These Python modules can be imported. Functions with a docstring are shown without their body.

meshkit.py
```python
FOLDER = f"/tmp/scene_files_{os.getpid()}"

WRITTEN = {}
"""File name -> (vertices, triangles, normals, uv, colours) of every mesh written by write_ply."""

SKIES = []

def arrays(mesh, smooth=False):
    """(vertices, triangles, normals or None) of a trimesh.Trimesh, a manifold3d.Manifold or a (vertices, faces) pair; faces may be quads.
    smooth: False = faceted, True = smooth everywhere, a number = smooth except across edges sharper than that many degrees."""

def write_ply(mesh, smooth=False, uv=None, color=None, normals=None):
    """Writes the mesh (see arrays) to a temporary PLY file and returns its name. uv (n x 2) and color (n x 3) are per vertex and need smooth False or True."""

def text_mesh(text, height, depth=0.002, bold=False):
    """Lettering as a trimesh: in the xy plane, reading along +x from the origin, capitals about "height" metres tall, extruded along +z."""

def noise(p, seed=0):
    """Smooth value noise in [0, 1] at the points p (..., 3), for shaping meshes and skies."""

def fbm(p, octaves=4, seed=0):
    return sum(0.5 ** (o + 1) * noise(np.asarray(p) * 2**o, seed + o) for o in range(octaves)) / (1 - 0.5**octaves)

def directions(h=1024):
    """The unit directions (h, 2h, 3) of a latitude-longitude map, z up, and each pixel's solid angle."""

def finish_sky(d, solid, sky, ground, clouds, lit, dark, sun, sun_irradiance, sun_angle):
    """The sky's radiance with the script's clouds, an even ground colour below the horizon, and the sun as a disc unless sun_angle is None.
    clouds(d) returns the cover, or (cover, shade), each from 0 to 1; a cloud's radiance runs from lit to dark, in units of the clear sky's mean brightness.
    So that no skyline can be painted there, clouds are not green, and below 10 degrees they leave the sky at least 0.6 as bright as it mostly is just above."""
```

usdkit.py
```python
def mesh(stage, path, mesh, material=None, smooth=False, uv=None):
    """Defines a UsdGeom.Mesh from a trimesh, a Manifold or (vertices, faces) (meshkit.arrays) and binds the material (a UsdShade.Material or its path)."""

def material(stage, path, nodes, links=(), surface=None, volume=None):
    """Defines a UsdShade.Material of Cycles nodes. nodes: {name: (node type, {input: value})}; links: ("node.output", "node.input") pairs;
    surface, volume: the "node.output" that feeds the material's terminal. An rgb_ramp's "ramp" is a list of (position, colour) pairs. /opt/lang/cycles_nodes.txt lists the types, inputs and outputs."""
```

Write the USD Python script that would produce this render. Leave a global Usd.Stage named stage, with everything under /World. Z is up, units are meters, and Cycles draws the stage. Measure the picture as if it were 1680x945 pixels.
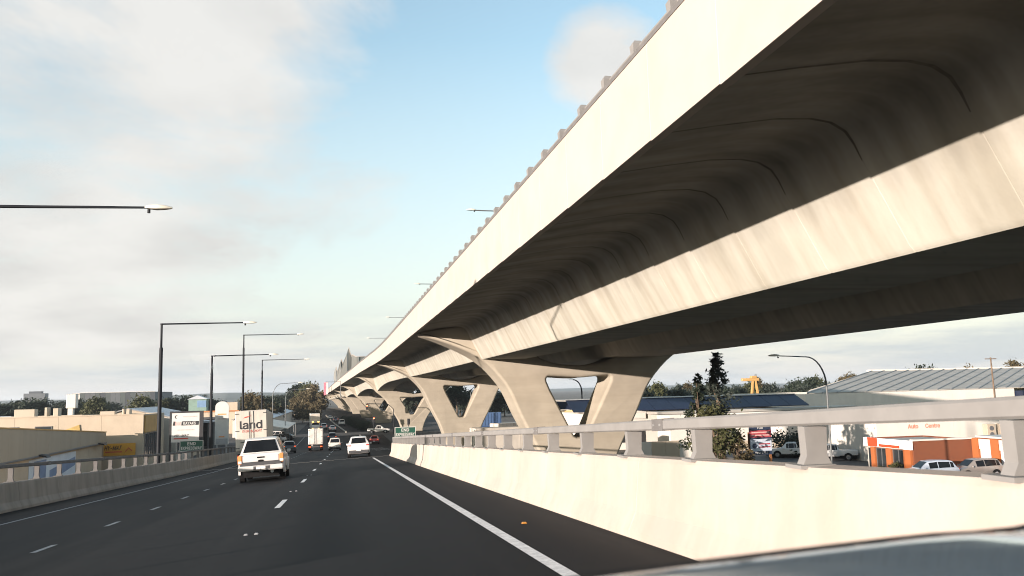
import math, random
import numpy as np
import trimesh, shapely, shapely.geometry as sg
import usdkit, meshkit
from pxr import Usd, UsdGeom, UsdLux, UsdShade, Gf, Sdf

stage = Usd.Stage.CreateInMemory()
UsdGeom.SetStageUpAxis(stage, 'Z')
UsdGeom.SetStageMetersPerUnit(stage, 1.0)
UsdGeom.Xform.Define(stage, '/World')
UsdGeom.Scope.Define(stage, '/World/Looks')
rng = np.random.default_rng(7)
random.seed(7)

# ------------------------------------------------------------------ camera
EXPOSURE = 1.2
CAM = np.array([0, 0, 9.2])
FPX, VX, VY, ROLL = 1370.0, 555.0, 648.0, 0.025       # focal length in photo pixels; vanishing point of +Y; lean of the verticals
_ey = np.array([VX - 840, 472.5 - VY, -FPX]); _ey /= np.linalg.norm(_ey)
_u = np.array([-ROLL, 1, 0.]); _u[2] = -(_u[0] * _ey[0] + _u[1] * _ey[1]) / _ey[2]; _ez = _u / np.linalg.norm(_u)
_ex = np.cross(_ey, _ez)
_M = np.array([_ex, _ey, _ez])
cam = UsdGeom.Camera.Define(stage, '/World/Camera')
_m = Gf.Matrix4d(1)
for _i in range(3):
    _m.SetRow(_i, Gf.Vec4d(*[float(x) for x in _M[:, _i]], 0))
_m.SetRow(3, Gf.Vec4d(*CAM.tolist(), 1))
cam.AddTransformOp().Set(_m)
cam.CreateHorizontalApertureAttr(36.0); cam.CreateVerticalApertureAttr(20.25)
cam.CreateFocalLengthAttr(36.0 * FPX / 1680)
cam.CreateClippingRangeAttr(Gf.Vec2f(0.05, 30000))
cam.CreateExposureAttr(EXPOSURE)
cam.CreateFStopAttr(3.5); cam.CreateFocusDistanceAttr(45.0)

# ------------------------------------------------------------------ sky and sun
SUN_EL = math.radians(6.0)
SUN_AZ = math.atan2(-0.84, -0.545)                    # atan2(x, y) of the direction towards the sun: behind and to the left
SUN_I, SKY_S = 1.25, 0.115
sx, sy, sz = math.sin(SUN_AZ) * math.cos(SUN_EL), math.cos(SUN_AZ) * math.cos(SUN_EL), math.sin(SUN_EL)
sun = UsdLux.DistantLight.Define(stage, '/World/Sun')
sun.CreateNormalizeAttr(True); sun.CreateIntensityAttr(SUN_I); sun.CreateAngleAttr(0.5)
sun.CreateColorAttr(Gf.Vec3f(1.0, 0.855, 0.77))
_q = Gf.Rotation(Gf.Vec3d(0, 0, 1), Gf.Vec3d(sx, sy, sz))
sun.AddTransformOp().Set(Gf.Matrix4d().SetRotate(_q))
dome = UsdLux.DomeLight.Define(stage, '/World/SkyLight')
dome.CreateIntensityAttr(1.0)
usdkit.material(stage, '/World/Looks/sky', {
    'tc': ('texture_coordinate', {}),
    'sky': ('sky_texture', {'sky_type': 'single_scattering', 'sun_disc': False, 'sun_elevation': SUN_EL, 'sun_rotation': SUN_AZ,
                            'air_density': 1.0, 'aerosol_density': 1.0, 'ozone_density': 1.0, 'altitude': 50.0}),
    'sep': ('separate_xyz', {}),
    'den': ('math', {'math_type': 'add', 'value2': 0.22}),
    'dv': ('combine_xyz', {}),
    'pl': ('vector_math', {'math_type': 'divide'}),
    'nz': ('noise_texture', {'scale': 1.15, 'detail': 9.0, 'roughness': 0.62, 'distortion': 0.35}),
    'mp': ('mapping', {'location': (3.1, 7.4, 0.3), 'scale': (1, 1, 0.4)}),
    'cr': ('rgb_ramp', {'ramp': [(0.0, (0, 0, 0)), (0.42, (0, 0, 0)), (0.60, (1, 1, 1)), (1.0, (1, 1, 1))]}),
    'bd': ('vector_math', {'math_type': 'dot_product', 'vector2': (-0.35, 0.88, 0.36)}),
    'bm': ('map_range', {'from_min': 0.89, 'from_max': 0.98, 'to_min': -0.22, 'to_max': 0.14, 'clamp': True}),
    'pd': ('vector_math', {'math_type': 'dot_product', 'vector2': (0.30, 0.878, 0.373)}),
    'pm': ('map_range', {'from_min': 0.9968, 'from_max': 0.9998, 'to_min': 0.0, 'to_max': 0.34, 'clamp': True}),
    'b2': ('math', {'math_type': 'add'}),
    'bs': ('math', {'math_type': 'add'}),
    'nz2': ('noise_texture', {'scale': 2.6, 'detail': 5.0, 'roughness': 0.5}),
    'cc': ('rgb_ramp', {'ramp': [(0.35, (2.8, 2.75, 2.66)), (0.65, (3.4, 3.32, 3.18))]}),
    'hz': ('map_range', {'from_min': 0.0, 'from_max': 0.40, 'to_min': 0.95, 'to_max': 0.06, 'clamp': True}),
    'boost': ('vector_math', {'math_type': 'multiply', 'vector2': (1.5, 1.6, 1.6)}),
    'mix': ('mix_color', {'use_clamp': False}),
    'mixh': ('mix_color', {'use_clamp': False, 'b': (3.12, 3.14, 3.18)}),
    'fac': ('math', {'math_type': 'multiply', 'value2': 0.92}),
    'lm': ('mapping', {'scale': (3.0, 3.0, 26.0)}), 'ln': ('noise_texture', {'scale': 1.6, 'detail': 6.0, 'roughness': 0.6}),
    'lr': ('rgb_ramp', {'ramp': [(0.42, (0, 0, 0)), (0.60, (1, 1, 1))]}), 'lb': ('map_range', {'from_min': 0.045, 'from_max': 0.115, 'to_min': 0.62, 'to_max': 0.0, 'clamp': True}),
    'lf': ('math', {'math_type': 'multiply'}), 'low': ('mix_color', {'use_clamp': False, 'b': (2.15, 2.42, 2.62)}),
    'bg': ('background_shader', {'strength': SKY_S}),
}, [('tc.generated', 'sep.vector'), ('sep.z', 'den.value1'), ('den.value', 'dv.x'), ('den.value', 'dv.y'), ('den.value', 'dv.z'),
    ('tc.generated', 'pl.vector1'), ('dv.vector', 'pl.vector2'), ('pl.vector', 'mp.vector'), ('mp.vector', 'nz.vector'), ('tc.generated', 'bd.vector1'), ('bd.value', 'bm.value'), ('nz.fac', 'bs.value1'), ('tc.generated', 'pd.vector1'), ('pd.value', 'pm.value'), ('bm.result', 'b2.value1'), ('pm.result', 'b2.value2'), ('b2.value', 'bs.value2'), ('bs.value', 'cr.fac'),
    ('mp.vector', 'nz2.vector'), ('nz2.fac', 'cc.fac'), ('cr.color', 'fac.value1'),
    ('sep.z', 'hz.value'), ('sky.color', 'boost.vector1'), ('boost.vector', 'mixh.a'), ('hz.result', 'mixh.fac'), ('mixh.result', 'low.a'), ('tc.generated', 'lm.vector'), ('lm.vector', 'ln.vector'), ('ln.fac', 'lr.fac'), ('sep.z', 'lb.value'), ('lr.color', 'lf.value1'), ('lb.result', 'lf.value2'), ('lf.value', 'low.fac'), ('low.result', 'mix.a'), ('cc.color', 'mix.b'), ('fac.value', 'mix.fac'),
    ('mix.result', 'bg.color')], surface='bg.background')
UsdShade.MaterialBindingAPI.Apply(dome.GetPrim()).Bind(UsdShade.Material.Get(stage, '/World/Looks/sky'))

# ------------------------------------------------------------------ helpers
_used = {}
def fresh(parent, name):
    k = (str(parent), name)
    n = _used.get(k, 0); _used[k] = n + 1
    return f'{parent}/{name}' + (f'_{n:03d}' if n else '')

def tag(p, label=None, cat=None, group=None, kind=None):
    for k, v in (('label', label), ('category', cat), ('group', group), ('kind', kind)):
        if v: p.SetCustomDataByKey(k, v)
    return p

def thing(name, label=None, cat=None, loc=(0, 0, 0), rot=0.0, group=None, kind=None, pitch=0.0, rolly=0.0):
    x = UsdGeom.Xform.Define(stage, fresh('/World', name))
    x.AddTranslateOp().Set(Gf.Vec3d(*map(float, loc)))
    x.AddRotateZOp().Set(float(rot))
    if pitch: x.AddRotateXOp().Set(float(pitch))
    if rolly: x.AddRotateYOp().Set(float(rolly))
    return tag(x.GetPrim(), label, cat, group, kind)

def dup(src, label, loc, rot=0.0, group=None, scale=None, pitch=0.0, rolly=0.0):
    base = src.GetName().rstrip('0123456789').rstrip('_')
    x = UsdGeom.Xform.Define(stage, fresh('/World', base))
    p = x.GetPrim()
    p.GetReferences().AddInternalReference(src.GetPath())
    x.ClearXformOpOrder()
    for n in list(p.GetAuthoredPropertyNames()): pass
    x.AddTranslateOp().Set(Gf.Vec3d(*map(float, loc)))
    x.AddRotateZOp().Set(float(rot))
    if pitch: x.AddRotateXOp().Set(float(pitch))
    if rolly: x.AddRotateYOp().Set(float(rolly))
    if scale is not None: x.AddScaleOp().Set(Gf.Vec3f(*([float(scale)] * 3 if np.ndim(scale) == 0 else map(float, scale))))
    p.SetInstanceable(True)
    was = src.GetCustomData()
    return tag(p, label, was.get('category'), group or was.get('group'))

class MB:
    """Collects geometry for ONE mesh."""
    def __init__(s): s.v, s.f, s.n = [], [], 0
    def add(s, v, f):
        v = np.asarray(v, float).reshape(-1, 3); f = np.asarray(f, int)
        if f.shape[1] == 4: f = np.vstack([f[:, [0, 1, 2]], f[:, [0, 2, 3]]])
        s.v.append(v); s.f.append(f + s.n); s.n += len(v); return s
    def tm(s, m): return s.add(m.vertices, m.faces)
    def box(s, x0, y0, z0, x1, y1, z1, c=0.0):
        """axis box, optional chamfer c"""
        if c <= 0:
            v = [(x, y, z) for x in (x0, x1) for y in (y0, y1) for z in (z0, z1)]
            return s.add(v, [(0, 1, 3, 2), (4, 6, 7, 5), (0, 4, 5, 1), (2, 3, 7, 6), (0, 2, 6, 4), (1, 5, 7, 3)])
        pts = []
        for x in (x0, x1):
            for y in (y0, y1):
                for z in (z0, z1):
                    a, b, d = (c if x == x0 else -c), (c if y == y0 else -c), (c if z == z0 else -c)
                    pts += [(x + a, y + b, z), (x + a, y, z + d), (x, y + b, z + d)]
        return s.tm(trimesh.convex.convex_hull(np.array(pts)))
    def hull(s, pts): return s.tm(trimesh.convex.convex_hull(np.array(pts, float)))
    def quad(s, a, b, c, d): return s.add([a, b, c, d], [(0, 1, 2, 3)])
    def slab(s, a, b, c, d, t):
        """a thin closed plate: quad a b c d thickened by t to the back of its normal"""
        q = np.array([a, b, c, d], float); n = np.cross(q[1] - q[0], q[3] - q[0]); n /= np.linalg.norm(n)
        v = np.vstack([q, q - n * t])
        return s.add(v, [(0, 1, 2, 3), (7, 6, 5, 4), (0, 4, 5, 1), (1, 5, 6, 2), (2, 6, 7, 3), (3, 7, 4, 0)])
    def loft(s, rings, closed=True, caps=True):
        R = np.array(rings, float); n, k = R.shape[:2]
        i, j = np.meshgrid(np.arange(n - 1), np.arange(k if closed else k - 1), indexing='ij')
        jj = (j + 1) % k
        f = np.stack([i * k + j, i * k + jj, (i + 1) * k + jj, (i + 1) * k + j], -1).reshape(-1, 4)
        s.add(R.reshape(-1, 3), f)
        if caps and closed:
            for r, flip in ((R[0], True), (R[-1], False)):
                c = r.mean(0); v = np.vstack([r, c]); idx = np.arange(k)
                t = np.stack([idx, (idx + 1) % k, np.full(k, k)], 1)
                s.add(v, t[:, ::-1] if flip else t)
        return s
    def tube(s, pts, r, sides=8, caps=True):
        p = np.asarray(pts, float); r = np.broadcast_to(np.asarray(r, float), (len(p),))
        t = np.gradient(p, axis=0); t /= np.linalg.norm(t, axis=1, keepdims=True) + 1e-12
        up = np.where(np.abs(t[:, 2:]) < 0.95, [[0, 0, 1.0]], [[1.0, 0, 0]])
        if len(p) > 1: up = np.broadcast_to(up[0], t.shape) if abs(t[:, 2]).max() < 0.97 else up
        a = np.cross(up, t); a /= np.linalg.norm(a, axis=1, keepdims=True) + 1e-12
        b = np.cross(t, a); g = np.arange(sides) * 2 * np.pi / sides
        R = p[:, None] + r[:, None, None] * (np.cos(g)[None, :, None] * a[:, None] + np.sin(g)[None, :, None] * b[:, None])
        return s.loft(R, True, caps)
    def cyl(s, c, axis, r, h, sides=20):
        """cylinder centred at c, along axis 0/1/2"""
        d = np.zeros(3); d[axis] = h / 2
        e1, e2 = np.eye(3)[(axis + 1) % 3], np.eye(3)[(axis + 2) % 3]; g = np.arange(sides) * 2 * np.pi / sides
        ring = r * (np.cos(g)[:, None] * e1 + np.sin(g)[:, None] * e2)
        return s.loft([np.array(c) - d + ring, np.array(c) + d + ring])
    def prism(s, poly, fn0, fn1):
        """2-D polygon (list or shapely) between two placements of the plane"""
        g = poly if hasattr(poly, 'exterior') else sg.Polygon(poly)
        g = sg.polygon.orient(g)
        v2, f = trimesh.creation.triangulate_polygon(g, engine='earcut')
        s.add(np.array([fn0(a, b) for a, b in v2]), np.array(f)[:, ::-1]); s.add(np.array([fn1(a, b) for a, b in v2]), f)
        for ring in [g.exterior, *g.interiors]:
            c = np.array(ring.coords)[:-1]; k = len(c); idx = np.arange(k)
            v = np.vstack([[fn0(a, b) for a, b in c], [fn1(a, b) for a, b in c]])
            s.add(v, np.stack([idx, (idx + 1) % k, (idx + 1) % k + k, idx + k], 1))
        return s
    def mesh(s):
        return trimesh.Trimesh(np.vstack(s.v), np.vstack(s.f), process=False)
    def fixed(s):
        m = s.mesh(); m.merge_vertices(); m.fix_normals(); return m

def part(parent, name, mb, material, smooth=False, label=None, kind=None, fix=False):
    path = fresh(parent.GetPath() if hasattr(parent, 'GetPath') else parent, name)
    m = mb if not isinstance(mb, MB) else (mb.fixed() if fix else mb.mesh())
    p = usdkit.mesh(stage, path, m, material, smooth=smooth).GetPrim()
    return tag(p, label, kind=kind)

def single(name, mb, material, label=None, cat=None, group=None, kind=None, smooth=False):
    return tag(part('/World', name, mb, material, smooth), label, cat, group, kind)

def mat(name, col, rough=0.6, var=0.15, scale=1.0, stretch=(1, 1, 1), detail=5, bump=0.0, bscale=None, metallic=0.0, spec=0.5, coat=0.0,
        col2=None, lo=0.35, hi=0.65, streak=None, rvar=0.0, trans=None, space='object', coat_rough=0.05):
    """Procedural principled material: two-tone noise, optional vertical streaks, bump."""
    col = np.array(col, float); a = col * (1 - var); b = np.minimum(col * (1 + var), 0.95) if col2 is None else np.array(col2)
    N = {'tc': ('texture_coordinate', {}), 'geo': ('geometry', {}),
         'mp': ('mapping', {'scale': stretch}),
         'n': ('noise_texture', {'scale': scale, 'detail': float(detail), 'roughness': 0.6}),
         'r': ('rgb_ramp', {'ramp': [(lo, tuple(a)), (hi, tuple(b))]}),
         'p': ('principled_bsdf', {'roughness': rough, 'metallic': metallic, 'specular_ior_level': spec, 'coat_weight': coat, 'coat_roughness': coat_rough})}
    src = 'geo.position' if space == 'world' else 'tc.object'
    L = [(src, 'mp.vector'), ('mp.vector', 'n.vector'), ('n.fac', 'r.fac')]
    out = 'r.color'
    if streak:
        (sst, ssc, amt, scol) = streak
        N['mp2'] = ('mapping', {'scale': sst}); N['n2'] = ('noise_texture', {'scale': ssc, 'detail': 4.0, 'roughness': 0.6})
        N['r2'] = ('rgb_ramp', {'ramp': [(0.45, (0, 0, 0)), (0.72, (amt, amt, amt))]})
        N['mx'] = ('mix_color', {'b': scol})
        L += [(src, 'mp2.vector'), ('mp2.vector', 'n2.vector'), ('n2.fac', 'r2.fac'), (out, 'mx.a'), ('r2.color', 'mx.fac')]
        out = 'mx.result'
    L.append((out, 'p.base_color'))
    if rvar:
        N['mr'] = ('map_range', {'from_min': 0.3, 'from_max': 0.7, 'to_min': rough - rvar, 'to_max': rough + rvar}); L += [('n.fac', 'mr.value'), ('mr.result', 'p.roughness')]
    if bump:
        N['bn'] = ('noise_texture', {'scale': bscale or scale * 8, 'detail': 4.0}); N['b'] = ('bump', {'strength': 1.0, 'distance': bump})
        L += [(src, 'bn.vector'), ('bn.fac', 'b.height'), ('b.normal', 'p.normal')]
    return usdkit.material(stage, '/World/Looks/' + name, N, L, surface='p.BSDF')

def glow(name, col, strength, base=(0.3, 0.05, 0.03)):
    return usdkit.material(stage, '/World/Looks/' + name, {'p': ('principled_bsdf', {'base_color': base, 'roughness': 0.3, 'emission_color': col, 'emission_strength': strength})}, [], surface='p.BSDF')

def text(parent, s, height, place, material, name='lettering', bold=True, depth=0.01, width=None, slant=0.0):
    """lettering centred on a point; place(u, v, w) -> world/local point; w out of the face"""
    m = meshkit.text_mesh(s, height, depth, bold)
    v = np.array(m.vertices); b = m.bounds
    if width: v[:, 0] = (v[:, 0] - b[0][0]) * width / (b[1][0] - b[0][0])
    v[:, 0] += slant * v[:, 1]
    v[:, 0] -= (v[:, 0].min() + v[:, 0].max()) / 2; v[:, 1] -= height / 2
    w = np.array([place(*p) for p in v])
    return part(parent, name, trimesh.Trimesh(w, m.faces, process=False), material)

# ------------------------------------------------------------------ materials
M = {}
M['ground'] = mat('ground_dirt', (0.10, 0.088, 0.07), 0.9, 0.25, 0.05, space='world', detail=8)
M['asphalt'] = mat('asphalt', (0.0135, 0.0145, 0.0155), 0.68, 0.45, 0.5, (1, 0.10, 1), detail=8, bump=0.004, bscale=60, space='world', rvar=0.08, spec=0.07,
                   streak=((2.2, 0.02, 1), 1.0, 0.6, (0.021, 0.021, 0.0215)))
M['asphalt_old'] = mat('asphalt_old', (0.05, 0.048, 0.045), 0.85, 0.25, 0.15, detail=8, space='world')
M['line'] = mat('line_paint', (0.72, 0.72, 0.70), 0.6, 0.12, 6, detail=6, col2=(0.8, 0.8, 0.78), space='world', streak=((1, 1, 1), 14, 0.55, (0.3, 0.3, 0.3)))
M['line_worn'] = mat('worn_line_paint', (0.30, 0.30, 0.30), 0.7, 0.25, 5, detail=6, space='world')
M['concrete'] = mat('concrete', (0.36, 0.33, 0.275), 0.85, 0.10, 0.35, detail=8, space='world', bump=0.004, bscale=12)
M['concrete_web'] = mat('concrete_web', (0.44, 0.405, 0.345), 0.85, 0.10, 0.5, (0.6, 1.4, 0.35), detail=7, space='world', bump=0.004, bscale=9,
                        streak=((0.25, 1.6, 0.22), 1.1, 0.75, (0.32, 0.285, 0.23)))
M['concrete_soffit'] = mat('concrete_soffit', (0.30, 0.275, 0.23), 0.9, 0.2, 0.5, (0.5, 0.5, 0.5), detail=8, space='world',
                           streak=((0.10, 1.5, 0.12), 1.0, 0.85, (0.15, 0.13, 0.105)))
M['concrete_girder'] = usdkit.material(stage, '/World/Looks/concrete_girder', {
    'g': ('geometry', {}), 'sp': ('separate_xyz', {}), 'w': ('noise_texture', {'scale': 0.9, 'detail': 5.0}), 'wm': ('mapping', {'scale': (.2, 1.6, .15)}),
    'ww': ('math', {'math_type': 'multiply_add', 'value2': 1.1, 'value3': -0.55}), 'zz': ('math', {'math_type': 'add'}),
    'f': ('map_range', {'from_min': 12.9, 'from_max': 14.4, 'to_min': 0.0, 'to_max': 1.0, 'clamp': True}),  # darkens with height: overhang shade put into the girder colour
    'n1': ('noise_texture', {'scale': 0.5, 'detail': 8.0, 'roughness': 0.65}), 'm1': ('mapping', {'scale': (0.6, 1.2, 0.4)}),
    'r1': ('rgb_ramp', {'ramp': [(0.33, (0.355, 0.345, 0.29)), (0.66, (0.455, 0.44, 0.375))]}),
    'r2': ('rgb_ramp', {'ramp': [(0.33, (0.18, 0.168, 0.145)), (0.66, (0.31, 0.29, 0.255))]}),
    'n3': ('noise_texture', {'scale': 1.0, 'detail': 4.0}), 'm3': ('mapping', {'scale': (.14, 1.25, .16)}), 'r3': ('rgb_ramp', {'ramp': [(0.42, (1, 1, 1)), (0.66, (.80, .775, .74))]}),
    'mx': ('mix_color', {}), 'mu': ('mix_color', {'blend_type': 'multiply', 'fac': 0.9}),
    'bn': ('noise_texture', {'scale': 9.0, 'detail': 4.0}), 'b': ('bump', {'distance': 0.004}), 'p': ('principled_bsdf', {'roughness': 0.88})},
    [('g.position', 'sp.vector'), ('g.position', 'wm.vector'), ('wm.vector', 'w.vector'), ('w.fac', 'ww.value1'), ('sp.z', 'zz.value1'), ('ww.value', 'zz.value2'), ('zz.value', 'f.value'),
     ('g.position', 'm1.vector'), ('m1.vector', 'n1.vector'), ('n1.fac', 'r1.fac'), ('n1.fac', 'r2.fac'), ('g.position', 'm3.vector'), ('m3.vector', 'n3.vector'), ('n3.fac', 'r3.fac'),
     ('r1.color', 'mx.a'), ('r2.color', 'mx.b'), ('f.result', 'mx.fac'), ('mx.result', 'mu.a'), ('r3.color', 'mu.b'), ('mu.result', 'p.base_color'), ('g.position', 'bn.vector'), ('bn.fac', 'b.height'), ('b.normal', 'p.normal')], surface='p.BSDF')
M['concrete_pier'] = mat('concrete_pier', (0.30, 0.268, 0.21), 0.85, 0.10, 0.4, (1, 1, 1), detail=8, space='world', bump=0.004, bscale=10,
                         streak=((0.15, 0.15, 2.0), 1.0, 0.45, (0.235, 0.205, 0.155)))
M['concrete_pale'] = mat('concrete_pale', (0.40, 0.345, 0.295), 0.8, 0.06, 0.5, detail=7, space='world')
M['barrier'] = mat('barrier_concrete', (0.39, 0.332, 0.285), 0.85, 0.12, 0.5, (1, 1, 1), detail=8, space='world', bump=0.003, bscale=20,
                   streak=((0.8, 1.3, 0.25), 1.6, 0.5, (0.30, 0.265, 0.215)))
M['barrier_shaded'] = mat('barrier_shaded', (0.25, 0.225, 0.19), 0.9, 0.10, 0.7, (1, 1, 1), detail=8, space='world', bump=0.003, bscale=20,  # darker copy of the barrier concrete, shade put into its colour
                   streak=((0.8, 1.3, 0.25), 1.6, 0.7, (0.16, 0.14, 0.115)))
M['steel_dark'] = mat('weathered_steel', (0.13, 0.125, 0.12), 0.75, 0.1, 3, spec=0.15, space='world')
M['steel'] = mat('galvanised_steel', (0.42, 0.42, 0.41), 0.45, 0.08, 3, metallic=0.55, space='world')
M['steel_paint'] = mat('painted_steel', (0.20, 0.195, 0.185), 0.7, 0.07, 3, spec=0.2, space='world')
M['dark_pole'] = mat('dark_pole', (0.010, 0.012, 0.015), 0.6, 0.15, 2, spec=0.2)
M['white_paint'] = mat('white_paint', (0.78, 0.77, 0.74), 0.5, 0.05, 1)
M['black'] = mat('black_rubber', (0.012, 0.012, 0.012), 0.8, 0.2, 5, spec=0.1)
M['glass'] = mat('dark_glass', (0.008, 0.009, 0.010), 0.10, 0.2, 2, spec=0.25)
M['chrome'] = mat('bright_metal', (0.7, 0.7, 0.7), 0.2, 0.05, 3, metallic=1.0)
# ------------------------------------------------------------------ the ramp and the ground
def ramp_z(y):
    if y < 130: return 7.75 - 0.052 * y
    if y < 168: return 0.052 / 76 * (168 - y) ** 2
    return 0.0
def cross(y): return 0.045 * float(np.clip(1 - (y - 60) / 80, 0, 1))
def drift(y): return 0.0062 * y
def road_z(x, y): return ramp_z(y) + cross(y) * (x - drift(y))
def rp(x, y, dz=0.0):
    """a point on the ramp: x measured from the ramp's own axis"""
    return (x + drift(y), y, ramp_z(y) + cross(y) * x + dz)

def ribbon(mb, x0, x1, ys, dz, top=None):
    v = [[rp(x0(y) if callable(x0) else x0, y, dz), rp(x1(y) if callable(x1) else x1, y, dz)] for y in ys]
    n = len(ys); f = [(2 * i, 2 * i + 1, 2 * i + 3, 2 * i + 2) for i in range(n - 1)]
    return mb.add(np.array(v).reshape(-1, 3), f)

g = MB()                                               # ground sheet to the horizon
_c = [-9000, -3000, -1000, -300, -80, 0, 80, 200, 400, 900, 2500, 6000, 12000]
xs = [-9000, -4000, -1500, -500, -150, 0, 150, 500, 1500, 4000, 9000]
v = [(x, y, -0.06) for y in _c for x in xs]; k = len(xs)
g.add(v, [(j * k + i, j * k + i + 1, (j + 1) * k + i + 1, (j + 1) * k + i) for j in range(len(_c) - 1) for i in range(k - 1)])
single('ground', g, M['ground'], kind='structure')

road = thing('ramp_road', kind='structure')
ys = list(np.arange(-30, 66, 4.0)) + list(np.arange(66, 176, 3.0))
LB, RB = -10.75, 3.42
mb = MB(); ribbon(mb, LB, RB, [y for y in ys if y <= 66], 0.0)
ribbon(mb, LB, lambda y: 3.42 + 5.2 * min(1, (y - 66) / 6), [y for y in ys if y >= 66], 0.0)
part(road, 'road_surface', mb, M['asphalt'], smooth=True)
yy = list(np.arange(-30, 200, 3.0))
part(road, 'edge_line', ribbon(MB(), 2.05, 2.20, [y for y in yy if y < 64] + [63.5], 0.005), M['line'])
part(road, 'edge_line', ribbon(MB(), -8.70, -8.60, yy, 0.005), M['line_worn'])
for y in np.arange(20.6, 175, 12.3):
    if not 61 < y < 69: part(road, 'lane_dash', ribbon(MB(), -1.60, -1.47, [y + 0.2, y + 1.6, y + 3.0], 0.005), M['line'])
for y in np.arange(2.4, 175, 4.45):
    if not 63 < y < 68.5: part(road, 'lane_dash', ribbon(MB(), -5.16, -5.05, [y, y + 0.6, y + 1.1], 0.005), M['line_worn'])
part(road, 'joint_strip', ribbon(MB(), -10.7, 4.4, [66.2, 66.75], 0.006), M['concrete_pale'])
for y in np.arange(3.9, 40, 12.3):
    m = MB()
    for dx in (-1.62, -1.45): 
        a = np.array(rp(dx, y + 11.2)); m.hull([a + (sx_ * 0.035, sy_ * 0.05, 0) for sx_ in (-1, 1) for sy_ in (-1, 1)] + [a + (sx_ * 0.02, sy_ * 0.03, 0.02) for sx_ in (-1, 1) for sy_ in (-1, 1)])
    part(road, 'raised_marker', m, M['line_worn'])
M['amber'] = mat('amber_reflector', (0.40, 0.17, 0.02), 0.4, 0.05, 5)
for (mx, my) in ((2.66, 12.6),):
    a = np.array(rp(mx, my)); m = MB().hull([a + (i * 0.04, j * 0.04, 0) for i in (-1, 1) for j in (-1, 1)] + [a + (i * 0.025, j * 0.025, 0.02) for i in (-1, 1) for j in (-1, 1)])
    part(road, 'raised_marker', m, M['amber'], label='small amber marker')
for i in range(5):                                     # diagonal bars painted beyond the end of the right barrier
    y = 104 + i * 7
    part(road, 'diagonal_bar', MB().quad(rp(3.6, y, .006), rp(3.9, y, .006), rp(6.4, y + 5, .006), rp(6.1, y + 5, .006)), M['line'])

# retaining walls that carry the ramp (each side), outside the barriers
def side_wall(name, xo, xi, y0, y1, label):
    t = thing(name, label, 'retaining wall')
    y = y0
    while y < y1 - 0.1:
        ye = min(y + 4.0, y1)
        m = MB(); lo = lambda x, q: np.array((x + drift(q), q, -0.3)); hi = lambda x, q: np.array(rp(x, q, -0.03))
        a, b = y + 0.015, ye - 0.015
        m.hull([lo(xo, a), lo(xi, a), lo(xo, b), lo(xi, b), hi(xo, a), hi(xi, a), hi(xo, b), hi(xi, b)])
        part(t, 'wall_panel', m, M['concrete'])
        y = ye
    return t
side_wall('retaining_wall', LB - 0.45, LB - 0.02, -30, 138, 'concrete panel retaining wall carrying the ramp above the yards with shopfronts')
side_wall('retaining_wall', RB + 0.45, RB + 0.02, -30, 66, 'concrete panel retaining wall under the sunlit barrier')
side_wall('retaining_wall', 9.1, 8.64, 71, 138, 'low concrete wall edging the ramp where it widens past the barrier end')

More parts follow.
